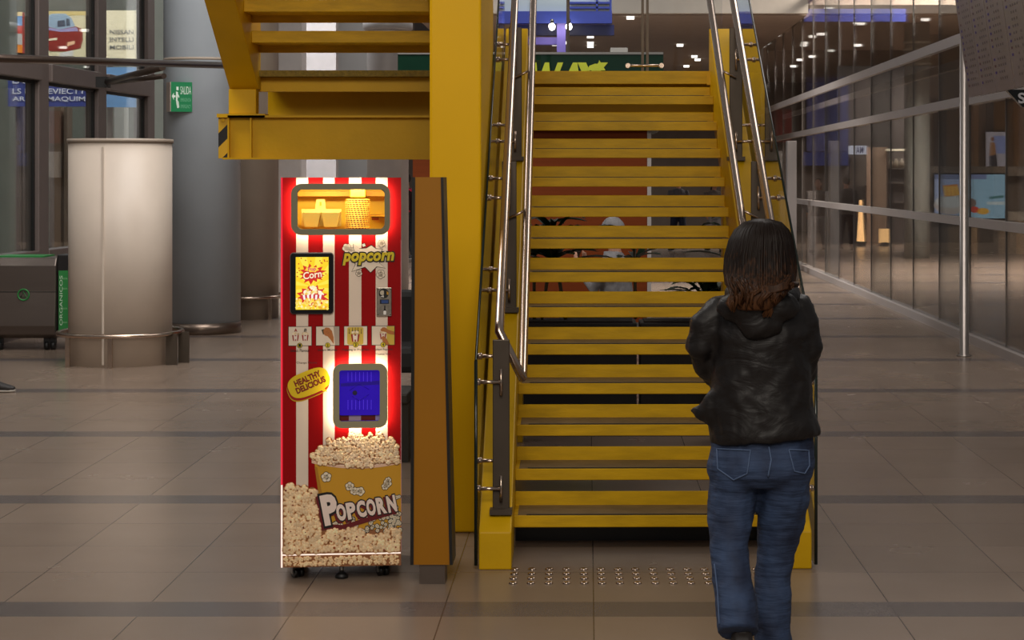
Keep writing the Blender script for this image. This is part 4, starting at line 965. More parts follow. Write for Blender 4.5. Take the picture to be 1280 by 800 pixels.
mtext(m, 'Pop', 390.5, 336.5, 9.5, 5.5, S(220, 60, 110, K), 0.0154, off=0.03, rot=0.1)
mtext(m, 'Corn', 391, 343, 23, 9, S(190, 20, 16, K), 0.0153, off=0.10, base=0.02, shear=0.1, rot=0.14)
mtext(m, 'Corn', 391, 343, 23, 9, S(255, 236, 200, K), 0.0156, off=0.02, base=0.02, shear=0.1, rot=0.14)
for i in range(16): x, y = sr.choice([(sr.uniform(372, 377), sr.uniform(324, 350)), (sr.uniform(404, 410), sr.uniform(323, 366)), (sr.uniform(376, 406), sr.uniform(322, 329))]); fan(m, star(x, y, 1.1, 1.1, 4, 0.6, sr.random()), S(200, 40, 20, K), 0.0150)
fan(m, star(391, 370, 20, 14, 12, 0.7, 0.3, 0.1), S(214, 40, 30, K), 0.0149, (391, 370))
for i in range(60):
    t = sr.uniform(-1, 1); x = 391+13*t; y = 368-sr.random()*(10*(1-t*t))
    c = sr.choice([S(255, 245, 215, K), S(252, 226, 140, K), S(250, 238, 190, K), S(240, 200, 90, K)]); fan(m, circ(x, y, sr.uniform(1.0, 1.9), 8), c, 0.0151+0.00002*i)
for i in range(11):
    a, b_ = 376.5+i*2.6, 379.1+i*2.6; dpoly(m, [(a, 368), (b_, 368), (b_*0.9+39.1, 374), (a*0.9+39.1, 374)], S(250, 245, 238, K) if i % 2 else S(205, 50, 60, K), 0.0164)
for i in range(110):
    x, y = sr.uniform(371.5, 410), sr.uniform(373, 385.5)
    c = sr.choice([S(255, 226, 90, K), S(252, 205, 60, K), S(255, 240, 170, K), S(236, 170, 40, K), S(250, 214, 100, K)]); fan(m, circ(x, y, sr.uniform(0.9, 1.9), 8), c, 0.0166+0.00002*i)
m.build('screen', SCREEN, vm)
# comic style logo
INK = S(14, 12, 10); CRM = S(226, 210, 190)
m = MB()
bst = [(441.5, 305), (449, 311), (458, 310), (464, 306.5), (470, 311), (478, 311.5), (474, 318), (474, 329), (481.5, 335.5), (471, 333.5), (463, 341), (456, 334), (439.5, 339.5), (444, 331), (442, 316)]
def scale_poly(P, k):
    cx = sum(p[0] for p in P)/len(P); cy = sum(p[1] for p in P)/len(P)
    o = []
    for x, y in P:
        d = math.hypot(x-cx, y-cy); o.append((cx+(x-cx)*(d+k)/d, cy+(y-cy)*(d+k)/d))
    return o
fan(m, scale_poly(bst, 0.5), INK, 0.0012, (460, 322)); fan(m, scale_poly(bst, -0.45), CRM, 0.0016, (460, 322))
def puff(cx, cy, r, l, col=None, n=5):
    for k, (cc, e) in enumerate(((INK, 0.45), (col or CRM, 0.0))):
        for i in range(n):
            a = 6.28*i/n+0.4; fan(m, circ(cx+r*0.55*math.cos(a), cy+r*0.55*math.sin(a), r*0.55+e, 12), cc, l+0.0004*k)
        fan(m, circ(cx, cy, r*0.7, 12), cc, l+0.0004*k)
puff(433.5, 310, 5.0, 0.0018); puff(439, 313, 3.2, 0.0018); puff(454.5, 306.5, 2.0, 0.0018, S(240, 232, 220), 4); puff(476.5, 304.5, 4.0, 0.0018); puff(475.5, 343, 5.0, 0.0018); puff(448.5, 341.5, 3.6, 0.0018)
LYW = S(196, 176, 26)
mtext(m, 'popcorn', 460.3, 323.5, 64, 15, INK, 0.0030, off=0.125, base=0.035, shear=0.22, rot=0.02, spacing=1.06)
mtext(m, 'popcorn', 460.3, 323.5, 64, 15, LYW, 0.0036, off=0.045, base=0.035, shear=0.22, rot=0.02, spacing=1.06)
m.build('logo', PRINT, vm)
# coin acceptor
CA = mat('coin_plate', S(160, 152, 140), 0.3, 0.75, var=0.25, scale=60)
ca = MB().box(u_(470.5), u_(489.2), -0.010, 0, v_(395.5), v_(359.5)).build('coin_acceptor', CA, vm, bevel=0.003)
m = MB(); m.add([P2(*p, 0.0105) for p in circ(479.5, 367, 6.2, 20)], [tuple(range(20))], S(24, 22, 20)); m.add([P2(*p, 0.011) for p in circ(477.6, 366, 3.0, 14)], [tuple(range(14))], S(190, 180, 160))
m.add([P2(*p, 0.0115) for p in ((479.6, 361.5), (481.4, 361.5), (481.4, 372.5), (479.6, 372.5))], [(0, 1, 2, 3)], S(12, 12, 12)); m.add([P2(*p, 0.0112) for p in ((483, 364), (485.5, 366), (485, 369), (483, 368))], [(0, 1, 2, 3)], S(190, 140, 40)); m.add([P2(*p, 0.0112) for p in ((475, 371), (479, 369), (480, 372))], [(0, 1, 2)], S(210, 205, 200)); m.build('dial', PRINT, ca)
m = MB(); m.add([P2(*p, 0.0105) for p in rr(474.5, 374.5, 486, 380, 0.5, 2)], [tuple(range(12))], S(16, 20, 40)); m.add([P2(*p, 0.011) for p in rr(476.5, 375.3, 485, 379.2, 0.3, 2)], [tuple(range(12))], S(40, 70, 130)); m.build('display', PRINT, ca)
m = MB(); m.add([P2(*p, 0.0105) for p in ((480, 382), (481.4, 382), (481.6, 387), (483, 389.5), (478.4, 389.5), (479.8, 387))], [tuple(range(6))], S(14, 12, 12)); m.add([P2(*p, 0.011) for p in rr(479, 388.5, 482.4, 393.5, 0.8, 2)], [tuple(range(12))], S(235, 232, 225)); m.build('coin_slot', PRINT, ca)
m = MB()
for q in ((472.3, 361.3), (487.5, 361.3), (472.3, 393.7), (487.5, 393.7)): m.cyl(P2(*q, 0.010), P2(*q, 0.0115), 0.0025, 10)
m.build('screw', STEELD, ca)
# four instruction pictures
SK = S(176, 108, 54); YP = S(206, 176, 72); BR = S(150, 30, 30)
def cup_icon(m, cx, cy, s, l, nk):
    for i in range(9): a = nk.uniform(3.3, 6.1); fan(m, circ(cx+s*0.36*math.cos(a)*nk.random()**.5, cy-s*0.22+s*0.20*math.sin(a), s*0.14, 8), nk.choice([S(226, 200, 160), S(200, 170, 130), S(240, 222, 190)]), l+0.00005*i)
    w, h = s*0.42, s*0.55
    for i in range(5):
        a0_, a1_ = -1+0.4*i, -0.6+0.4*i
        dpoly(m, [(cx+w*a0_, cy-s*0.16), (cx+w*a1_, cy-s*0.16), (cx+w*0.72*a1_, cy+h), (cx+w*0.72*a0_, cy+h)], BR if i % 2 == 0 else S(226, 210, 195), l+0.0006)
    fan(m, circ(cx, cy+s*0.16, s*0.2, 12), S(230, 214, 200), l+0.0009)
nk = random.Random(9)
for i, (x0p, x1p, cap) in enumerate(((361, 390.2, 'Select Flavour'), (395, 424.6, 'Insert Money'), (429.8, 459.2, 'Popping in Progress'), (464, 493.2, 'Collect Popcorn'))):
    m = MB(); y0p, y1p = 407.5, 432
    dpoly(m, [(x0p, y0p), (x1p, y0p), (x1p, y1p), (x0p, y1p)], INK, 0.0012); dpoly(m, [(x0p+.6, y0p+.6), (x1p-.6, y0p+.6), (x1p-.6, y1p-.6), (x0p+.6, y1p-.6)], CRM, 0.0016)
    if i == 0:
        cup_icon(m, 370, 420, 10, 0.002, nk); cup_icon(m, 382, 420, 10, 0.002, nk); mtext(m, 'A', 370.3, 412.2, 3.4, 3.6, S(150, 20, 20), 0.003, off=0.03); mtext(m, 'B', 382, 412.2, 3.2, 3.6, INK, 0.003, off=0.02, shear=0.2)
    elif i == 1:
        dpoly(m, [(417, 408.2), (424, 408.2), (424, 431.4), (419, 431.4)], S(170, 155, 140), 0.0019)
        dpoly(m, [(402, 412), (405.5, 411), (406.5, 417), (404, 418)], S(70, 66, 40), 0.0021)
        dpoly(m, [(404.5, 413), (407, 409.2), (411.5, 409.5), (415, 413.5), (417.2, 422), (417.2, 430), (413, 424), (409.5, 420), (406, 419), (405, 417)], SK, 0.0024)
        for q in ((406.5, 415), (408.5, 416.5)): dpoly(m, [(q[0], q[1]), (q[0]+3, q[1]-1), (q[0]+3, q[1]-.5)], S(110, 60, 30), 0.0027)
    elif i == 2:
        fan(m, rr(434, 409, 454, 431, 2.5), YP, 0.0019); cup_icon(m, 444, 420, 13, 0.0022, nk)
        for q in (440.5, 444, 447.5): dpoly(m, [(q-.3, 409.5), (q+.3, 409.5), (q+.3, 413), (q+.9, 413), (q, 414.5), (q-.9, 413), (q-.3, 413)], INK, 0.0034)
        for q, s in ((436.5, 1), (451.5, -1)): dpoly(m, [(q-.3, 411), (q+.3, 411), (q+.3, 416), (q+.9, 416), (q, 417.5), (q-.9, 416), (q-.3, 416)], INK, 0.0034)
    else:
        dpoly(m, [(483, 408.2), (492.6, 408.2), (492.6, 431.4), (483, 431.4)], YP, 0.0018); cup_icon(m, 478.5, 419, 10, 0.002, nk)
        dpoly(m, [(475, 412.5), (478, 409.5), (481, 409.5), (485, 412.5), (492.6, 415), (492.6, 419), (486, 418), (482, 415.5), (476, 414)], SK, 0.0034); dpoly(m, [(476.5, 422), (479, 420), (483, 424), (487, 431.4), (481, 431.4), (478, 427)], SK, 0.0036)
    cx = (x0p+x1p)/2
    fan(m, circ(cx-(0.4 if i == 0 else 0), 431.2, 3.3, 16), INK, 0.0038); fan(m, circ(cx-(0.4 if i == 0 else 0), 431.2, 2.8, 16), S(206, 186, 30), 0.0041); mtext(m, str(i+1), cx-(0.4 if i == 0 else 0), 431.2, 2.0, 3.6, INK, 0.0044, off=0.03)
    mtext(m, cap, cx+(0 if i != 2 else -0.2), 437.6, 24 if i != 2 else 33, 3.3, INK, 0.0012, off=0.015)
    if i == 3: mtext(m, "'Caution: Hot'", 478.5, 443, 18, 2.4, INK, 0.0012, off=0.01)
    m.build('instruction_picture', PRINT, vm)
m = MB(); mtext(m, 'Change Money', 384, 453.2, 25.5, 3.4, S(70, 40, 34), 0.0012); m.build('lettering', PRINT, vm)
# speech bubble
m = MB(); cb, sb_ = math.cos(-0.38), math.sin(-0.38)
def tilt_(x, y, cx=386.5, cy=478): dx, dy = x-cx, y-cy; return (cx+dx*cb-dy*sb_, cy+dx*sb_+dy*cb)
bub = []
for i in range(40):
    t = 2*math.pi*i/40; c, s = math.cos(t), math.sin(t); bub.append(tilt_(386.5+26.5*abs(c)**0.62*(1 if c > 0 else -1), 478+15*abs(s)**0.72*(1 if s > 0 else -1)))
YB = S(216, 186, 20)
fan(m, [(x-1, y+4.6) for x, y in bub], S(190, 156, 10), 0.0010, (385, 483)); fan(m, [(x-0.6, y+3.2) for x, y in bub], RED, 0.0013, (385, 481))
fan(m, bub, YB, 0.0016, (386.5, 478)); dpoly(m, [(400, 486), (407, 480), (405.5, 484.5), (409.5, 489.5), (404, 488.5)], YB, 0.0017)
DR = S(120, 14, 14)
mtext(m, 'HEALTHY', 384.8, 472.6, 35, 8, DR, 0.0020, off=0.05, base=0.05, rot=0.41); mtext(m, 'DELICIOUS', 388.8, 480.8, 39, 8, DR, 0.0020, off=0.05, base=0.05, rot=0.41)
m.build('speech_bubble', PRINT, vm)
# printed popcorn: kernels are little reliefs with their own colours
pk = random.Random(12)
def kernel(m, x, y, s, l, warm=0.0):
    n = pk.randint(3, 5); a0k = pk.uniform(0, 6.28)
    br = pk.uniform(0.90, 1.05)
    base = (255*br, (236-10*warm)*br, (208-34*warm)*br); edge = (240*br, (182-14*warm)*br, (128-24*warm)*br)
    fan(m, circ(x, y, s*1.12, 10), S(150, 96, 52), l-0.0004)
    lobes = [(x+s*0.55*math.cos(6.28*i/n+a0k), y+s*0.52*math.sin(6.28*i/n+a0k), s*pk.uniform(0.46, 0.64)) for i in range(n)]+[(x, y-s*.1, s*pk.uniform(.5, .66))]
    for q_, (cx, cy, r) in enumerate(lobes):
        k = pk.uniform(0.94, 1.05); q = 10; L0 = l+pk.uniform(0, 0.0010)+(0.0010 if q_ == n else 0)
        c0 = S(*[min(255, c*k) for c in base]); c1 = S(*[min(255, (0.7*c+0.3*d)*k) for c, d in zip(base, edge)]); c2 = S(*[c*k*0.86 for c in edge])
        vs = [P2(cx-r*.12, cy-r*.25, L0+0.0034)]
        for f, h in ((0.62, 0.0027), (1.0, 0.0)): vs += [P2(cx+r*f*math.cos(6.2832*i/q), cy+r*f*math.sin(6.2832*i/q), L0+h) for i in range(q)]
        m.smooth = True
        for i in range(q):
            j = (i+1) % q
            m.add([vs[0], vs[1+i], vs[1+j]], [(0, 1, 2)], [c0, c1, c1]); m.add([vs[1+i], vs[1+q+i], vs[1+q+j], vs[1+j]], [(0, 1, 2, 3)], [c1, c2, c2, c1])
        m.smooth = False
    if pk.random() < 0.30:
        a = pk.uniform(0, 6.28); fan(m, circ(x+s*.35*math.cos(a), y+s*.35*math.sin(a), s*pk.uniform(.12, .30), 6, ry=s*pk.uniform(.10, .30)), pk.choice([S(120, 44, 18), S(160, 80, 30), S(176, 110, 48), S(140, 60, 24)]), l+0.0052)
# bottom heap
m = MB(); dpoly(m, [(354, 612), (395, 612), (402, 660), (501, 662), (501, 691.5), (354, 691.5)], S(150, 96, 58), 0.0008)
rows = []
y = 611.0
while y < 692:
    x = 357.0+pk.uniform(-2, 1)
    while x < 503:
        lim_ok = (x < 395+(y-609)*0.10 or y > 664-3*math.sin((x-410)/12.0)) and x < 502
        if lim_ok: kernel(m, min(max(x, 360), 496), min(686.5, y+pk.uniform(-2, 2)) if y > 611 else y+pk.uniform(-3, 3), pk.uniform(4.2, 6.2), 0.0014+0.002*(y-605)/90, 0.6)
        x += pk.uniform(7.0, 9.5)
    y += 6.0
m.build('popcorn_print', PRINT, vm)
# bucket print
m = MB(); YBK = S(204, 150, 34)
rim = lambda x: 578+8.0*(1-((x-449)/60.0)**2)
L0 = 393.5
top = [(x, rim(x)) for x in [394+i*10.7 for i in range(11)]]
top[-1] = (501, rim(501))
bot = [(501, 660), (480, 663), (440, 662), (405, 657)]
fan(m, [(393.5, rim(394))]+top[1:]+bot, YBK, 0.0011, (450, 620))
fan(m, [(404, 657), (393.5, 582), (397, 584), (410, 657)], S(176, 122, 26), 0.0013)
pts = [(x, rim(x)) for x in [390+i*5.55 for i in range(21)]]
pts[-1] = (501, rim(501))
for (x0q, y0q), (x1q, y1q) in zip(pts, pts[1:]): dpoly(m, [(x0q, y0q-3.6), (x1q, y1q-3.6), (x1q, y1q), (x0q, y0q)], S(232, 190, 160), 0.0022); dpoly(m, [(x0q, y0q-4.2), (x1q, y1q-4.2), (x1q, y1q-3.0), (x0q, y0q-3.0)], S(244, 214, 190), 0.0024)
def ink_pop(cx, cy, r, l):
    n = 5
    for k, (cc, e) in enumerate(((INK, 0.75), (S(236, 222, 196), 0.0))):
        for i in range(n): a = 6.28*i/n+cx; fan(m, circ(cx+r*0.55*math.cos(a), cy+r*0.55*math.sin(a), r*0.5+e, 10), cc, l+0.0004*k)
        fan(m, circ(cx, cy, r*0.5, 10), cc, l+0.0004*k)
    for i in range(3): a = cx*3+i*2.1; fan(m, circ(cx+r*.4*math.cos(a), cy+r*.4*math.sin(a), r*.14, 6), pk.choice([INK, S(170, 130, 60)]), l+0.0008)
for q in ((408, 596, 6), (437, 608, 5.2), (442.5, 614, 4.6), (450, 614.5, 5.4), (484, 605, 5), (481, 609, 4), (485, 601, 3.6)): ink_pop(*q, 0.0018)
for i in range(150):
    x = pk.uniform(402, 500); f = (x-408)/92
    yl = 632+12*math.sin(f*3) if False else 0
    y = pk.uniform(634, 666) if x > 404 else pk.uniform(628, 655)
    if x > 412 and y < 655-18*f: continue
    ink_pop(x, y, pk.uniform(1.8, 2.8), 0.0018+0.000012*i)
for i in range(22): ink_pop(pk.uniform(402, 411), pk.uniform(628, 657), pk.uniform(1.8, 2.6), 0.0018+0.00001*i)
for i in range(26): ink_pop(pk.uniform(488, 500), pk.uniform(620, 662), pk.uniform(1.8, 2.6), 0.0018+0.00001*i)
MAR = S(104, 16, 22); BW = S(238, 218, 206)
TLT = 0.19
# letters, each with a maroon drop shadow and a black outline
xs_ = [(412.5, 21, 42, 'P'), (426.5, 12.5, 23, 'O'), (439, 12, 23, 'P'), (451.5, 12, 23, 'C'), (463.5, 12, 23, 'O'), (476.3, 12.5, 23, 'R'), (489.2, 12, 23, 'N')]
dpoly(m, [(406, 618), (410, 615), (414, 655), (428, 656), (494, 637), (494, 643), (428, 662), (413, 663)], MAR, 0.0042)
for (cx, wq, hq, chq) in xs_:
    cy = 637.5-(cx-412)*0.155+(5.0 if hq < 30 else -1)
    mtext(m, chq, cx-2.2, cy+2.2, wq*(0.94 if hq < 30 else 0.92), hq*0.92, MAR, 0.0044, off=0.115, base=0.055, rot=TLT)
    for off, col, l, dx, dy in ((0.115, INK, 0.0048, 0, 0), (0.055, BW, 0.0054, 0, 0)): mtext(m, chq, cx+dx, cy+dy, wq*(0.94 if hq < 30 else 0.92), hq*0.92, col, l, off=off, base=0.055, rot=TLT, shear=0.0)
m.build('bucket_print', PRINT, vm)
m = MB()
def heap_top(x): return 571-27*max(0.0, 1-((x-450)/62.0)**2)**0.7+2.5*math.sin(x*0.5)
y = 545.0
while y < 584:
    x = 392+pk.uniform(-2, 2)
    while x < 499:
        if y > heap_top(x) and y < rim(x)-3.5: kernel(m, min(x, 496.6), y+pk.uniform(-1.5, 1.5), pk.uniform(3.0, 4.4), 0.0028+0.0012*(y-545)/40, 0.15+0.5*pk.random())
        x += pk.uniform(5.0, 6.8)
    y += 4.6
m.build('popcorn_print', PRINT, vm)
# kick plate with print
m = MB(); m.box(u_(354), u_(501), 0.0, 0.03, v_(708), v_(693.5), col=S(150, 96, 58))
x = 357.5
while x < 499:
    for yy in (697, 701, 705): kernel(m, min(max(x+pk.uniform(-2, 2), 358.2), 497), min(max(yy+pk.uniform(-2.5, 2.5), 697.2), 704.4), pk.uniform(3.0, 3.6), 0.001+pk.random()*.001, 0.7)
    x += 6.2
m.build('kick_plate', PRINT, vm)
# casters and levelling foot
CH = mat('caster_chrome', S(170, 168, 165), 0.25, 0.9)
for (x, y, rz) in ((u_(371), 0.09, 0.5), (u_(478), 0.09, 0.4), (u_(371), 0.48, -0.4), (u_(478), 0.48, 0.9)):
    Mx = Matrix.Translation((x, y, 0)) @ Matrix.Rotation(rz, 4, 'Z')
    c = MB().box(-0.024, 0.024, -0.016, 0.016, 0.034, 0.062, Mx).build('caster', BLACKM, vm, bevel=0.004)
    m = MB()
    for s in (-1, 1): m.cyl(Mx @ Vector((s*0.004-0.0, 0.0, 0.024)), Mx @ Vector((s*0.022, 0, 0.024)), 0.024, 16)
    m.build('wheel', BLACKM, c); m = MB(); m.cyl(Mx @ Vector((-0.026, 0, 0.024)), Mx @ Vector((0.026, 0, 0.024)), 0.008, 10); m.box(-0.03, -0.026, -0.01, 0.01, 0.02, 0.05, Mx); m.build('axle', CH, c)
c = MB().rings([(u_(426.5), 0.06, 0, .029, .029), (u_(426.5), 0.06, .012, .029, .029), (u_(426.5), 0.06, .026, .015, .015)], 20).build('levelling_foot', BLACK, vm)
MB().cyl((u_(426.5), 0.06, 0.02), (u_(426.5), 0.06, 0.065), 0.009, 10).build('foot_screw', CH, c)
# ================================================================== PEOPLE
SKIN = mat('skin', S(196, 146, 120), 0.5)
def fabric(name, c, rough=0.7, var=0.12, bump=0.25, bscale=220, scale=6): return mat(name, c, rough, var=var, scale=scale, bump=bump, bscale=bscale)
def face_parts(mb, c, R, s=1.0):
    """nose, ears, jaw and lips fused on a head centred at c, facing R*(+Y)."""
    def q(x, y, z): return Vector(c)+R @ Vector((x*s, y*s, z*s))
    mb.ball(c, (0.075*s, 0.093*s, 0.112*s), 16, 12, M=R.to_3x3() if hasattr(R, 'to_3x3') else None)
    mb.ball(q(0, 0.035, -0.065), (0.05*s, 0.055*s, 0.05*s)); mb.ball(q(0, 0.098, -0.018), (0.013*s, 0.018*s, 0.024*s), 8, 6)
    mb.ball(q(0, 0.083, -0.058), (0.024*s, 0.012*s, 0.010*s), 8, 6)
    for sx in (-1, 1): mb.ball(q(sx*0.077, -0.005, -0.015), (0.011*s, 0.02*s, 0.032*s), 8, 6)
    return q
def hand(mb, wrist, fwd, side, palm, s=1.0):
    """palm, four unequal curled fingers and a thumb. fwd = along the hand, side = toward the thumb, palm = curl direction."""
    w, f, d, p = Vector(wrist), Vector(fwd).normalized(), Vector(side).normalized(), Vector(palm).normalized()
    for i in range(4): mb.loft([w, w+f*0.045*s+d*(0.012-0.016*i)*1.0*s, w+f*0.085*s+d*(0.027-0.018*i)*s], [(0.014*s, 0.012*s)]*3, 8)
    for i, L in enumerate((0.068, 0.076, 0.070, 0.054)):
        b = w+f*0.082*s+d*(0.027-0.018*i)*s
        mb.loft([b, b+f*L*0.5*s+p*0.006*s, b+f*L*0.82*s+p*0.024*s, b+f*L*0.95*s+p*0.042*s], [0.0088*s, 0.0082*s, 0.0075*s, 0.0062*s], 8)
    b = w+f*0.03*s+d*0.02*s
    mb.loft([b, b+f*0.03*s+d*0.025*s+p*0.01*s, b+f*0.06*s+d*0.030*s+p*0.022*s], [0.012*s, 0.010*s, 0.008*s], 8)
def shoe(name, heel, toe, up, m_up, m_sole, parent, off, w=0.042):
    h, t = Vector(heel), Vector(toe); f = (t-h).normalized(); u = Vector(up); u = (u-f*u.dot(f)).normalized(); L = (t-h).length
    mb = MB(); mb.loft([h+f*L*k+u*z for k, z in ((0.02, .045), (.15, .055), (.38, .055), (.6, .042), (.85, .032), (.99, .028))], [(w*.66, .04), (w*.9, .05), (w*.92, .05), (w, .036), (w*.96, .026), (w*.5, .016)], 14, up=u)
    mb.loft([h+f*L*.12+u*.05, h+f*L*.16+u*.12], [(w*.8, w*.9), (w*.78, w*.85)], 12, up=f)
    o = mesh_obj(name, remesh(mb, 0.008, 3), m_up, parent, tuple(off))
    mb = MB(); mb.loft([h+f*L*k+u*.012 for k in (0.0, .12, .4, .65, .88, 1.0)], [(w*.62, .014), (w*.92, .015), (w*.85, .015), (w*1.02, .015), (w*.9, .015), (w*.45, .012)], 14, up=u)
    s_ = MB(); s_.v = [tuple(Vector(q)-Vector(off)) for q in mb.v]; s_.f = mb.f; s_.c = mb.c; s_.sm = mb.sm
    s_.build('sole', m_sole, o)
    return o
# ------------------------------------------------ the woman in the foreground
def W(px, py, d=0.0): return at(px, py, 6.7+d)
base = (0.63, 6.72, 0.0)
wo = thing('person', 'woman with long brown hair, black hooded jacket and blue jeans, walking toward the staircase', 'person', base)
def ring_loft(mb, rs, n=28):
    vs = []; m = len(rs)
    for (cx, py, hw, dd, d, tl) in rs:
        c = W(cx, py, d); h = hw/F*(6.7+d); tz_ = tl/F*6.7
        for j in range(n):
            th = 2*math.pi*j/n; e = 0.86
            ct, sn = math.cos(th), math.sin(th)
            x = h*abs(ct)**e*(1 if ct >= 0 else -1); y = dd*abs(sn)**e*(1 if sn >= 0 else -1)
            vs.append((c.x+x, c.y+y, c.z-tz_*ct))
    fs = [(i*n+j, i*n+(j+1) % n, (i+1)*n+(j+1) % n, (i+1)*n+j) for i in range(m-1) for j in range(n)]
    fs += [tuple(range(n))[::-1], tuple(range((m-1)*n, m*n))]
    mb.add(vs, fs)
# jacket
JK = bpy.data.materials.new('black_nylon'); JK.use_nodes = True
nt = JK.node_tree; b = nt.nodes['Principled BSDF']; b.inputs['Base Color'].default_value = S(22, 19, 19); b.inputs['Roughness'].default_value = 0.5; b.inputs['Specular IOR Level'].default_value = 0.35
tc = nt.nodes.new('ShaderNodeTexCoord'); mp = nt.nodes.new('ShaderNodeMapping'); mp.inputs['Scale'].default_value = (3.0, 3.0, 6.0); nt.links.new(tc.outputs['Object'], mp.inputs[0])
n1 = nt.nodes.new('ShaderNodeTexNoise'); n1.inputs['Scale'].default_value = 2.2; n1.inputs['Detail'].default_value = 4; n1.inputs['Distortion'].default_value = 1.2; nt.links.new(mp.outputs[0], n1.inputs['Vector'])
bp = nt.nodes.new('ShaderNodeBump'); bp.inputs['Strength'].default_value = 0.35; bp.inputs['Distance'].default_value = 0.02; nt.links.new(n1.outputs['Fac'], bp.inputs['Height']); nt.links.new(bp.outputs['Normal'], b.inputs['Normal'])
mb = MB()
ring_loft(mb, [(957, 549, 69, .15, .03, -6), (956, 540, 69, .155, .03, -5), (953, 520, 66, .15, .03, -3), (951, 497, 64, .145, .03, 0), (951, 470, 61, .14, .03, 0), (951, 440, 60, .14, .03, 0), (950, 412, 62, .14, .03, 0), (951, 392, 58, .125, .03, 0), (951, 376, 48, .10, .03, 0), (952, 362, 34, .08, .03, 0), (953, 350, 25, .07, .03, 0)])
LA = [(930, 384, .03), (902, 388, .03), (882, 408, .02), (876, 432, .03), (887, 460, .10), (905, 480, .22), (932, 478, .31)]
RA = [(972, 381, .03), (998, 385, .03), (1006, 407, .02), (1009, 436, .03), (1005, 464, .08), (988, 480, .20), (966, 478, .30)]
mb.loft([W(*p) for p in LA], [.05, .058, .059, .056, .052, .045, .040], 16)
mb.loft([W(*p) for p in RA], [.05, .060, .056, .052, .048, .043, .040], 16)
mb.loft([W(906, 505, -.02), W(888, 516, -.01), W(872, 516, .02), W(863, 511, .04)], [(.03, .075), (.025, .062), (.02, .03), (.012, .012)], 12, up=(0, 0, 1))
jk = mesh_obj('jacket', remesh(mb, 0.0095, 5, 0.022, 0.07), JK, wo, base)
mb = MB()
mb.ball(W(948, 384, -.085), (.150, .062, .068), 20, 12); mb.ball(W(950, 404, -.10), (.085, .045, .062), 16, 10)
mb.loft([W(953+36*math.cos(a), 368-7*math.sin(a), .03+.105*math.sin(a)) for a in [6.2832*i/20 for i in range(20)]], .036, 10, closed=True)
mesh_obj('hood', remesh(mb, 0.009, 5, 0.015, 0.05), JK, jk, base)
# jeans
JE = bpy.data.materials.new('blue_denim'); JE.use_nodes = True
nt = JE.node_tree; b = nt.nodes['Principled BSDF']; b.inputs['Roughness'].default_value = 0.8
tc = nt.nodes.new('ShaderNodeTexCoord'); n1 = nt.nodes.new('ShaderNodeTexNoise'); n1.inputs['Scale'].default_value = 9; n1.inputs['Detail'].default_value = 6; nt.links.new(tc.outputs['Object'], n1.inputs['Vector'])
cr = nt.nodes.new('ShaderNodeValToRGB'); cr.color_ramp.elements[0].position = 0.32; cr.color_ramp.elements[0].color = S(22, 34, 60); cr.color_ramp.elements[1].position = 0.72; cr.color_ramp.elements[1].color = S(50, 70, 104)
nt.links.new(n1.outputs['Fac'], cr.inputs[0]); nt.links.new(cr.outputs[0], b.inputs['Base Color'])
mp = nt.nodes.new('ShaderNodeMapping'); mp.inputs['Scale'].default_value = (2, 2, 14); nt.links.new(tc.outputs['Object'], mp.inputs[0])
n2 = nt.nodes.new('ShaderNodeTexNoise'); n2.inputs['Scale'].default_value = 2.5; n2.inputs['Detail'].default_value = 5; nt.links.new(mp.outputs[0], n2.inputs['Vector'])
bp = nt.nodes.new('ShaderNodeBump'); bp.inputs['Strength'].default_value = 0.6; bp.inputs['Distance'].default_value = 0.02; nt.links.new(n2.outputs['Fac'], bp.inputs['Height']); nt.links.new(bp.outputs['Normal'], b.inputs['Normal'])
mb = MB()
ring_loft(mb, [(953, 535, 62, .12, .03, 0), (953, 556, 65, .13, .03, 0), (952, 576, 67, .14, .02, 0), (950, 592, 66, .14, .02, 0), (949, 604, 58, .12, .03, 0)])
LLp = [(917, 590, .02, .086, .12), (915, 620, .02, .087, .105), (913, 650, .0, .079, .09), (911, 680, -.03, .070, .078), (913, 705, -.06, .067, .074), (917, 735, -.10, .072, .076), (921, 765, -.14, .073, .078), (923, 792, -.18, .074, .082)]
RLp = [(982, 590, .02, .086, .12), (980, 620, .03, .092, .105), (976, 650, .05, .086, .09), (970, 688, .06, .069, .078), (966, 718, .06, .066, .072), (965, 760, .05, .066, .072), (966, 800, .05, .066, .076), (967, 824, .05, .068, .08)]
for lp in (LLp, RLp): mb.loft([W(*p[:3]) for p in lp], [(p[3], p[4]) for p in lp], 18, up=(0, 1, 0))
jm = remesh(mb, 0.0095, 3, 0.016, 0.06)
bvh = BVHTree.FromPolygons([v.co.copy() for v in jm.vertices], [tuple(p.vertices) for p in jm.polygons])
CAMP = Vector((0, 0, H))
je = mesh_obj('jeans', jm, JE, wo, base)
ST = mat('denim_stitch', S(72, 90, 122), 0.8)
def on_jeans(px, py):
    d = (at(px, py, 6.7)-CAMP).normalized(); hit = bvh.ray_cast(CAMP, d)
    return hit[0]-d*0.002 if hit[0] else None
def stitch(nm, P, r=0.0028, close=True):
    pts = []
    Q = list(P)+([P[0]] if close else [])
    for (a, b2) in zip(Q, Q[1:]):
        for i in range(6): pts.append(on_jeans(a[0]+(b2[0]-a[0])*i/6, a[1]+(b2[1]-a[1])*i/6))
    pts.append(on_jeans(*Q[-1])); pts = [p for p in pts if p is not None]
    q = MB(); q.loft([tuple(p-Vector(base)) for p in pts], r, 6); q.build(nm, ST, je)
stitch('back_pocket', [(896, 561), (938, 563), (934, 592), (917, 600), (897, 586)]); stitch('back_pocket', [(986, 562), (1011, 563), (1012, 582), (1006, 592), (993, 589)])
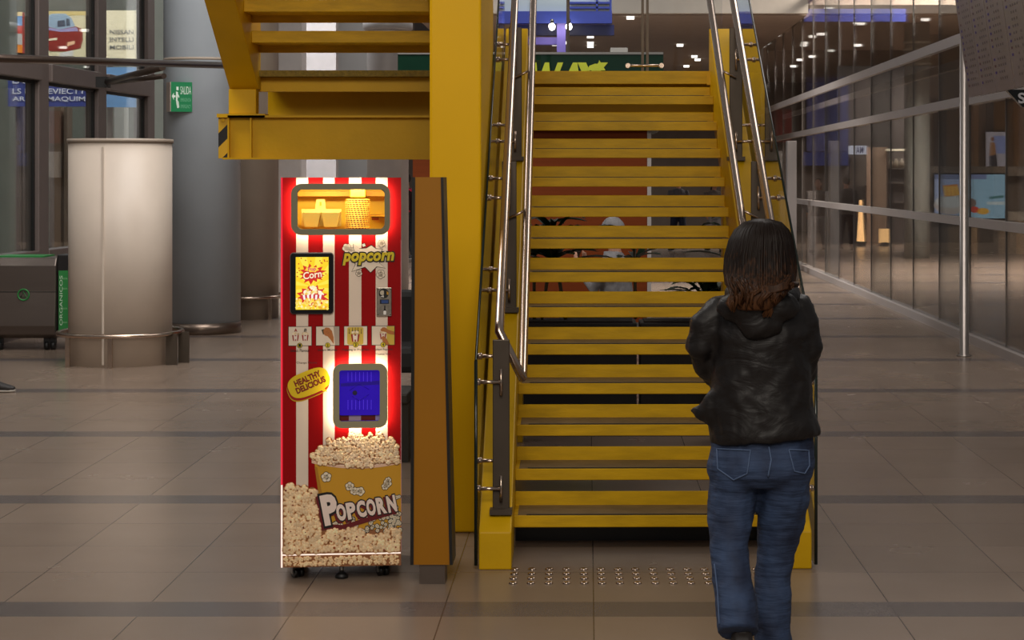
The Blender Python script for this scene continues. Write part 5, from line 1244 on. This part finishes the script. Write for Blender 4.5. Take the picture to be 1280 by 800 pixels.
stitch('seam', [(961, 558), (964, 575), (960, 596)], 0.0035, False); stitch('seam', [(893, 705), (897, 740), (899, 780)], 0.003, False)
# body under the clothes, one skin
mb = MB()
hc = W(952, 316, .03); q = face_parts(mb, hc, Matrix.Rotation(0, 4, 'Z'), 1.0)
mb.loft([W(952, 340, .02), W(952, 372, .03)], [.052, .058], 14)
ring_loft(mb, [(951, 372, 40, .07, .03, 0), (951, 392, 50, .09, .03, 0), (951, 440, 46, .095, .03, 0), (951, 500, 42, .09, .03, 0), (951, 560, 56, .11, .03, 0), (950, 598, 50, .10, .03, 0)])
mb.loft([W(*p) for p in LA], [.04, .042, .042, .038, .036, .032, .026], 12); mb.loft([W(*p) for p in RA], [.04, .042, .042, .038, .036, .032, .026], 12)
for lp in (LLp, RLp): mb.loft([W(*p[:3]) for p in lp[:-1]], [.066-.005*i for i in range(len(lp)-1)], 12)
hand(mb, W(932, 478, .31), (1, .25, .05), (0, .1, 1), (0, -1, 0)); hand(mb, W(966, 478, .30), (-1, .35, 0), (0, .1, 1), (0, -1, 0))
bd = mesh_obj('body', remesh(mb, 0.008, 3), SKIN, wo, base)
for sx in (-1, 1):
    e = q(sx*0.031, 0.082, 0.008)-Vector(base); MB().ball(e, 0.012).build('eye', mat('eye_white', S(235, 232, 228), 0.2), bd)
    MB().ball(e+Vector((0, .008, 0)), 0.006).build('iris', mat('iris_brown', S(60, 40, 26), 0.2), bd)
# hair
HR = bpy.data.materials.new('brown_hair'); HR.use_nodes = True
nt = HR.node_tree; b = nt.nodes['Principled BSDF']; b.inputs['Roughness'].default_value = 0.5; b.inputs['Specular IOR Level'].default_value = 0.14
tc = nt.nodes.new('ShaderNodeTexCoord'); sp = nt.nodes.new('ShaderNodeSeparateXYZ'); nt.links.new(tc.outputs['Object'], sp.inputs[0])
mp = nt.nodes.new('ShaderNodeMapping'); mp.inputs['Scale'].default_value = (60, 60, 4); nt.links.new(tc.outputs['Object'], mp.inputs[0])
n1 = nt.nodes.new('ShaderNodeTexNoise'); n1.inputs['Scale'].default_value = 2; n1.inputs['Detail'].default_value = 4; nt.links.new(mp.outputs[0], n1.inputs['Vector'])
mr = nt.nodes.new('ShaderNodeMapRange'); mr.inputs['From Min'].default_value = 1.52; mr.inputs['From Max'].default_value = 1.18; nt.links.new(sp.outputs['Z'], mr.inputs['Value'])
ad = nt.nodes.new('ShaderNodeMath'); ad.operation = 'MULTIPLY_ADD'; ad.inputs[1].default_value = 1.3; nt.links.new(n1.outputs['Fac'], ad.inputs[0])
sb2 = nt.nodes.new('ShaderNodeMath'); sb2.operation = 'SUBTRACT'; sb2.inputs[1].default_value = 0.82; nt.links.new(mr.outputs[0], sb2.inputs[0]); nt.links.new(sb2.outputs[0], ad.inputs[2])
cr = nt.nodes.new('ShaderNodeValToRGB'); cr.color_ramp.elements[0].position = 0.05; cr.color_ramp.elements[0].color = S(24, 16, 12); cr.color_ramp.elements[1].position = 0.95; cr.color_ramp.elements[1].color = S(98, 62, 36)
nt.links.new(ad.outputs[0], cr.inputs[0]); nt.links.new(cr.outputs[0], b.inputs['Base Color'])
hr = [(953, 274, 8, .02, .02), (953, 279, 23, .07, .02), (952, 288, 33, .098, .02), (951, 301, 39, .113, .015), (950, 320, 43, .118, .01), (950, 340, 44, .118, -.005), (950, 354, 42, .112, -.045), (948, 366, 37, .09, -.085), (945, 378, 30, .05, -.125), (943, 388, 20, .03, -.14)]
mb = MB(); ring_loft(mb, [r+(0,) for r in hr][::-1])
hm = remesh(mb, 0.008, 3)
hair = mesh_obj('hair', hm, HR, wo, base)
sr2 = random.Random(21)
TIPS = [(916, 388), (926, 381), (938, 377), (952, 384), (968, 379), (980, 370), (990, 358)]
def strand(a, wob, r):
    pts = []; xs_e = None
    ex = 951+42*math.cos(a); tp = min(TIPS, key=lambda q: abs(q[0]-ex)+sr2.uniform(0, 6))
    for i, (cx, py, hw, dd, d) in enumerate(hr[:7]):
        c = W(cx, py, d); h = hw/F*6.7; k = 1.012+0.010*math.sin(i*1.7+wob)
        p = Vector((c.x+h*k*math.cos(a), c.y-dd*k*abs(math.sin(a)), c.z))
        pts.append(p)
    q0 = pts[-1]; t = W(tp[0]+sr2.uniform(-2.5, 2.5), tp[1]+sr2.uniform(-5, 3), -.17)
    for f, am in ((0.35, 5), (0.7, -4), (1.0, 1)):
        p = q0.lerp(t, f); p.x += am/354*math.sin(wob*0.3+1); p.y -= 0.02*math.sin(f*3.1); pts.append(p)
    return pts
mb = MB()
for i in range(190):
    a = math.pi*(i+0.5)/190+sr2.uniform(-.02, .02); r = sr2.uniform(.0028, .0055); P = strand(a, sr2.uniform(0, 6), r); mb.loft(P, [r*.4]+[r]*(len(P)-2)+[r*.3], 5)
# wavy ends and the curl lying over the hood
for i in range(10):
    x = 914+sr2.uniform(0, 24); y0q = sr2.uniform(346, 362); ph = sr2.uniform(0, 6)
    mb.loft([W(x+k*1.2+3*math.sin(ph+k*1.1), y0q+k*6.0, -.165-.02*math.sin(k*.6)) for k in range(6)], [.005, .006, .006, .005, .004, .0015], 5)
for i in range(34):
    o = sr2.uniform(-5, 5); o2 = sr2.uniform(-4, 4); L = [(986+o*.4, 332), (988+o*.5, 346+o2), (981+o*.5, 357+o2), (968, 362+o2), (956, 362+o2*1.2), (950+o*.4, 369+o2), (955+o*.5, 379+o2), (963+o*.6, 386+o2), (958+o, 394+o2)]
    mb.loft([W(px, py, -.165-.015*math.sin(k*.7)+(.05 if k < 2 else 0)) for k, (px, py) in enumerate(L)], [.004, .006, .0065, .0065, .006, .006, .005, .004, .0015], 5)
s_ = MB(); s_.v = [tuple(Vector(v)-Vector(base)) for v in mb.v]; s_.f, s_.c, s_.sm = mb.f, mb.c, mb.sm; s_.build('hair_strands', HR, hair)
# shoes
SHD = mat('shoe_dark', S(40, 36, 36), 0.6); SHS = mat('shoe_sole', S(170, 164, 156), 0.6)
shoe('shoe', (W(927, 797, -.20).x, 6.47, 0.135), (W(927, 797, -.2).x+.005, 6.645, 0.012), (0, -.6, 1), SHD, SHS, wo, base)
shoe('shoe', (W(967, 824, .05).x, 6.69, 0.0), (W(970, 824, .05).x, 6.93, 0.0), (0, 0, 1), SHD, SHS, wo, base)

# ------------------------------------------------ people farther away
def figure(label, loc, rz, hgt, top_c, leg_c, hair_c, stride=0.12, bag=None, long_hair=False, swing=0.0):
    t = thing('person', label, 'person', loc, rz); s = hgt/1.75; f = lambda *p: Vector(p)*s
    tag_ = '%d' % (len(bpy.data.materials))
    mt, ml, mh = fabric('top'+tag_, top_c), fabric('trousers'+tag_, leg_c), mat('hair'+tag_, hair_c, 0.5, var=0.2, scale=20)
    legs = []
    for sx, st_ in ((-1, stride), (1, -stride)):
        bk = 0.0 if st_ > 0 else 0.05
        legs.append([f(sx*.09, 0, .90), f(sx*.095, st_*.75+.02, .50+bk*.3), f(sx*.095, st_*1.6-bk, .085+bk)])
    arms = [[f(sx*.19, 0, 1.42), f(sx*.245, -.03+sx*swing, 1.14), f(sx*.24, .09+sx*swing*1.6, .92)] for sx in (-1, 1)]
    mb = MB(); hc = f(0, .02, 1.63); q = face_parts(mb, hc, Matrix.Identity(4), s)
    mb.loft([f(0, .0, 1.55), f(0, -.01, 1.44)], [.05*s, .06*s], 10); mb.rings([(0, 0, .9*s, .13*s, .09*s), (0, 0, 1.15*s, .12*s, .09*s), (0, 0, 1.38*s, .16*s, .09*s), (0, 0, 1.45*s, .09*s, .06*s)], 14)
    for a in arms: mb.loft(a, [.045*s, .038*s, .028*s], 10); hand(mb, a[-1], (0, .25, -1), (0, 1, .2), (-1 if a[-1].x > 0 else 1, 0, 0), s)
    for l in legs: mb.loft(l, [.07*s, .05*s, .04*s], 10)
    mesh_obj('body', remesh(mb, .011, 2), SKIN, t)
    mb = MB(); mb.rings([(0, 0, z*s, a*s, b2*s) for z, a, b2 in ((.86, .175, .125), (1.0, .165, .12), (1.18, .16, .115), (1.36, .19, .115), (1.44, .14, .09), (1.475, .07, .065))], 18)
    for a in arms: mb.loft([a[0], a[1], a[1].lerp(a[2], .92)], [.07*s, .056*s, .045*s], 12)
    mesh_obj('jacket', remesh(mb, .013, 3, .02, .1), mt, t)
    mb = MB(); mb.rings([(0, 0, z*s, a*s, b2*s) for z, a, b2 in ((.80, .15, .12), (.9, .165, .12), (1.0, .15, .11))], 16)
    for l in legs: mb.loft([l[0]-f(0, 0, .05), l[1], l[2]], [.098*s, .075*s, .06*s], 12)
    mesh_obj('trousers', remesh(mb, .013, 3, .015, .1), ml, t)
    mb = MB(); mb.ball(hc+f(0, -.022, .025), (.083*s, .092*s, .106*s), 14, 10)
    if long_hair: mb.loft([hc+f(0, -.05, 0), hc+f(0, -.08, -.15), hc+f(0, -.09, -.26)], [(.07*s, .04*s), (.08*s, .035*s), (.05*s, .02*s)], 10)
    mesh_obj('hair', remesh(mb, .012, 2, .02, .03), mh, t)
    for l in legs: a = l[2]; shoe('shoe', (a.x, a.y-.07*s, a.z-.085*s), (a.x, a.y+.20*s, a.z-.085*s), (0, 0, 1), SHD, SHS, t, (0, 0, 0), .045*s)
    if bag:
        mb = MB(); mb.loft([f(0, -.20, 1.38), f(0, -.22, 1.2), f(0, -.21, .92)], [(.13*s, .07*s), (.15*s, .10*s), (.13*s, .07*s)], 16, up=(0, 1, 0))
        bo = mesh_obj('backpack', remesh(mb, .014, 4), bag, None)
        st2 = MB()
        for sx in (-1, 1): st2.loft([f(sx*.10, -.13, 1.40), f(sx*.11, -.02, 1.475), f(sx*.12, .10, 1.36), f(sx*.13, .10, 1.12), f(sx*.12, -.10, 1.0)], .016*s, 8)
        st2.build('strap', bag, bo)
        bo.location = loc; bo.rotation_euler = (0, 0, rz)
        tag(bo, 'crimson backpack worn by the dark-haired person in black behind the popcorn machine', 'backpack')
    return t
figure('dark-haired person in black seen in profile between popcorn machine and amber totem', (X_(508, 38.6), 38.6, 0), math.radians(82), 1.80, S(26, 24, 26), S(24, 22, 24), S(22, 18, 18), 0.05, mat('bag_red', S(190, 34, 66), 0.6))
figure('person in navy trousers and grey top, legs showing between the stair treads', (X_(848, 44), 44, 0), math.radians(20), 1.74, S(92, 92, 98), S(26, 32, 56), S(40, 30, 24), 0.10)
figure('person in pale trousers, legs showing between the stair treads beside the navy-clad walker', (X_(893, 43), 43, 0), math.radians(-160), 1.70, S(110, 104, 100), S(150, 148, 150), S(60, 44, 30), 0.12, None, True)
figure('walker stepping into view at the left edge, only a black shoe showing', (-5.09, 15.25, 0), math.radians(-90), 1.75, S(40, 40, 46), S(30, 30, 34), S(40, 30, 26), 0.16, None, False, 0.1)
# seated person behind the planter
sx_, sy_ = X_(770, 16.6), 16.6
bn = thing('bench', 'dark bench behind the planters, seating the person in the grey hood', 'bench', (sx_, sy_, 0))
MB().box(-0.8, 0.8, -0.25, 0.25, 0.40, 0.45).build('seat', MATS['bench_grey'], bn, bevel=0.01)
for q in (-0.7, 0.7): MB().box(q-0.03, q+0.03, -0.2, 0.2, 0, 0.40).build('leg', STEELD, bn)
t = thing('person', 'seated person in grey hooded top, looking at a phone, behind the stair treads', 'person', (sx_, sy_, 0.45), math.radians(62))
mb = MB(); hc = Vector((0, .06, .80)); face_parts(mb, hc, Matrix.Identity(4))
mb.loft([(0, .03, .72), (0, 0, .6)], [.05, .06], 10); mb.rings([(0, 0, 0.02, .15, .1), (0, 0, .3, .13, .09), (0, .01, .55, .16, .09), (0, .02, .62, .08, .06)], 14)
ARM = [[(s*.18, .02, .56), (s*.24, .1, .32), (s*.10, .32, .50)] for s in (-1, 1)]
for a in ARM: mb.loft(a, [.045, .038, .028], 10); hand(mb, a[-1], (-a[-1][0]*2, .5, .8), (0, 0, 1), (0, -1, 0))
LEG = [[(s*.09, 0, .08), (s*.11, .44, .09), (s*.11, .46, -.36)] for s in (-1, 1)]
for l in LEG: mb.loft(l, [.07, .05, .04], 10)
mesh_obj('body', remesh(mb, .011, 2), SKIN, t)
HG = fabric('hood_grey', S(136, 134, 136))
mb = MB(); mb.rings([(0, 0, .20, .185, .14), (0, 0, .3, .18, .14), (0, .01, .42, .20, .13), (0, .01, .56, .16, .10), (0, .03, .64, .09, .08)], 18)
for a in ARM: mb.loft([a[0], a[1], Vector(a[1]).lerp(Vector(a[2]), .85)], [.075, .06, .045], 12)
mb.ball((0, .03, .82), (.105, .11, .13), 14, 10)
mesh_obj('hoodie', remesh(mb, .013, 3, .02, .08), HG, t)
mb = MB(); mb.rings([(0, 0, -.0, .19, .15), (0, .02, .22, .175, .13)], 14)
for l in LEG: mb.loft(l, [.10, .078, .06], 12)
mesh_obj('trousers', remesh(mb, .013, 3), fabric('seat_trousers', S(36, 34, 38)), t)
mb = MB(); mb.ball((0, .075, .79), (.075, .09, .105), 14, 10); mesh_obj('hair', remesh(mb, .012, 2), mat('seat_hair', S(30, 22, 20), 0.5), t)
for l in LEG: a = l[2]; shoe('shoe', (a[0], a[1]-.07, -.448), (a[0], a[1]+.2, -.448), (0, 0, 1), SHD, SHS, t, (0, 0, 0))
ph = MB().box(-.035, .035, -.004, .004, 0, .14).build('smartphone', BLACKM); ph.location = Vector((sx_, sy_, .45))+Matrix.Rotation(math.radians(62), 3, 'Z') @ Vector((0, .40, .56)); ph.rotation_euler = (0.4, 0, math.radians(62))
tag(ph, 'black phone held by the seated person in the grey hood', 'phone')
# ================================================================== LIGHT AND CAMERA
def area(nm, loc, size, power, col, rot=(0, 0, 0), sy=None, spread=180):
    l = bpy.data.lights.new(nm, 'AREA'); l.energy = power; l.color = col; l.shape = 'RECTANGLE'; l.size = size; l.size_y = sy or size; l.spread = math.radians(spread)
    o = bpy.data.objects.new(nm, l); COL.objects.link(o); o.location = loc; o.rotation_euler = rot
    return o
WARMC = (1.0, 0.90, 0.78)
area('hall_light', (-0.5, 2.0, 6.0), 3.0, 170, WARMC, (math.radians(40), 0, 0), 2.0)
area('front_fill_light', (0.5, -5.5, 7.0), 5.0, 420, WARMC, (math.radians(62), 0, 0), 3.0)  # fill lamp added behind the camera to brighten the stair fronts
area('hall_light', (-4.5, 11.0, 6.5), 3.0, 240, (1.0, 0.95, 0.90))
area('hall_light', (3.0, 15.0, 6.5), 2.0, 170, (1.0, 0.93, 0.88), (0, 0, 0), 6.0)
area('hall_light', (1.0, 29.0, 6.4), 4.0, 260, (1.0, 0.95, 0.9), spread=110)
area('hall_light', (-5.0, 30.0, 8.2), 4.0, 480, (1.0, 0.96, 0.94), spread=120)
area('hall_light', (-3.0, 16.0, 7.0), 4.0, 150, (1.0, 0.96, 0.92), (math.radians(35), 0, math.radians(20)), spread=120)
area('shop_light', (8.0, 33.0, 7.5), 4.0, 2200, (1.0, 0.90, 0.80), (math.radians(25), 0, 0), spread=130)
area('far_light', (0.0, 52.0, 4.68), 8.0, 200, (1.0, 0.92, 0.84), spread=150)
area('far_light', (8.5, 46.5, 4.98), 3.0, 420, (1.0, 0.92, 0.84), spread=150)
area('street_light', (-8.7, 28.5, 10.0), 3.0, 1100, (0.97, 0.98, 1.0), (math.radians(25), 0, 0))
pl = bpy.data.lights.new('display_lamp', 'AREA'); pl.energy = 2.4; pl.color = (1.0, 0.84, 0.45); pl.shape = 'RECTANGLE'; pl.size = 0.34; pl.size_y = 0.03
o = bpy.data.objects.new('display_lamp', pl); COL.objects.link(o); o.parent = vm; o.location = (u_(426), 0.03, v_(233)); o.rotation_euler = (math.radians(28), 0, 0)
pl2 = bpy.data.lights.new('hatch_lamp', 'POINT'); pl2.energy = 0.25; pl2.color = (0.4, 0.2, 1.0); pl2.shadow_soft_size = 0.02
o = bpy.data.objects.new('hatch_lamp', pl2); COL.objects.link(o); o.parent = vm; o.location = (u_(449), 0.15, v_(470))
w = bpy.data.worlds.new('world'); SC.world = w; w.use_nodes = True
w.node_tree.nodes['Background'].inputs['Color'].default_value = (0.92, 0.88, 0.86, 1); w.node_tree.nodes['Background'].inputs['Strength'].default_value = 0.16
cam = bpy.data.cameras.new('camera'); co = bpy.data.objects.new('camera', cam); COL.objects.link(co)
cam.sensor_width = 36.0; cam.sensor_fit = 'HORIZONTAL'; cam.lens = F/1280*36.0
cam.shift_x = -(VX-640)/1280; cam.shift_y = -(400-VY)/1280
co.location = (0, 0, H); co.rotation_euler = (math.pi/2, 0, 0)
cam.clip_end = 300
SC.camera = co
SC.view_settings.view_transform = 'Standard'; SC.view_settings.look = 'None'; SC.view_settings.exposure = 0.0; SC.view_settings.gamma = 1.0
SC.cycles.max_bounces = 8; SC.cycles.transparent_max_bounces = 16; SC.cycles.glossy_bounces = 4; SC.cycles.diffuse_bounces = 3
SC.cycles.caustics_reflective = False; SC.cycles.caustics_refractive = False; SC.cycles.sample_clamp_indirect = 4.0
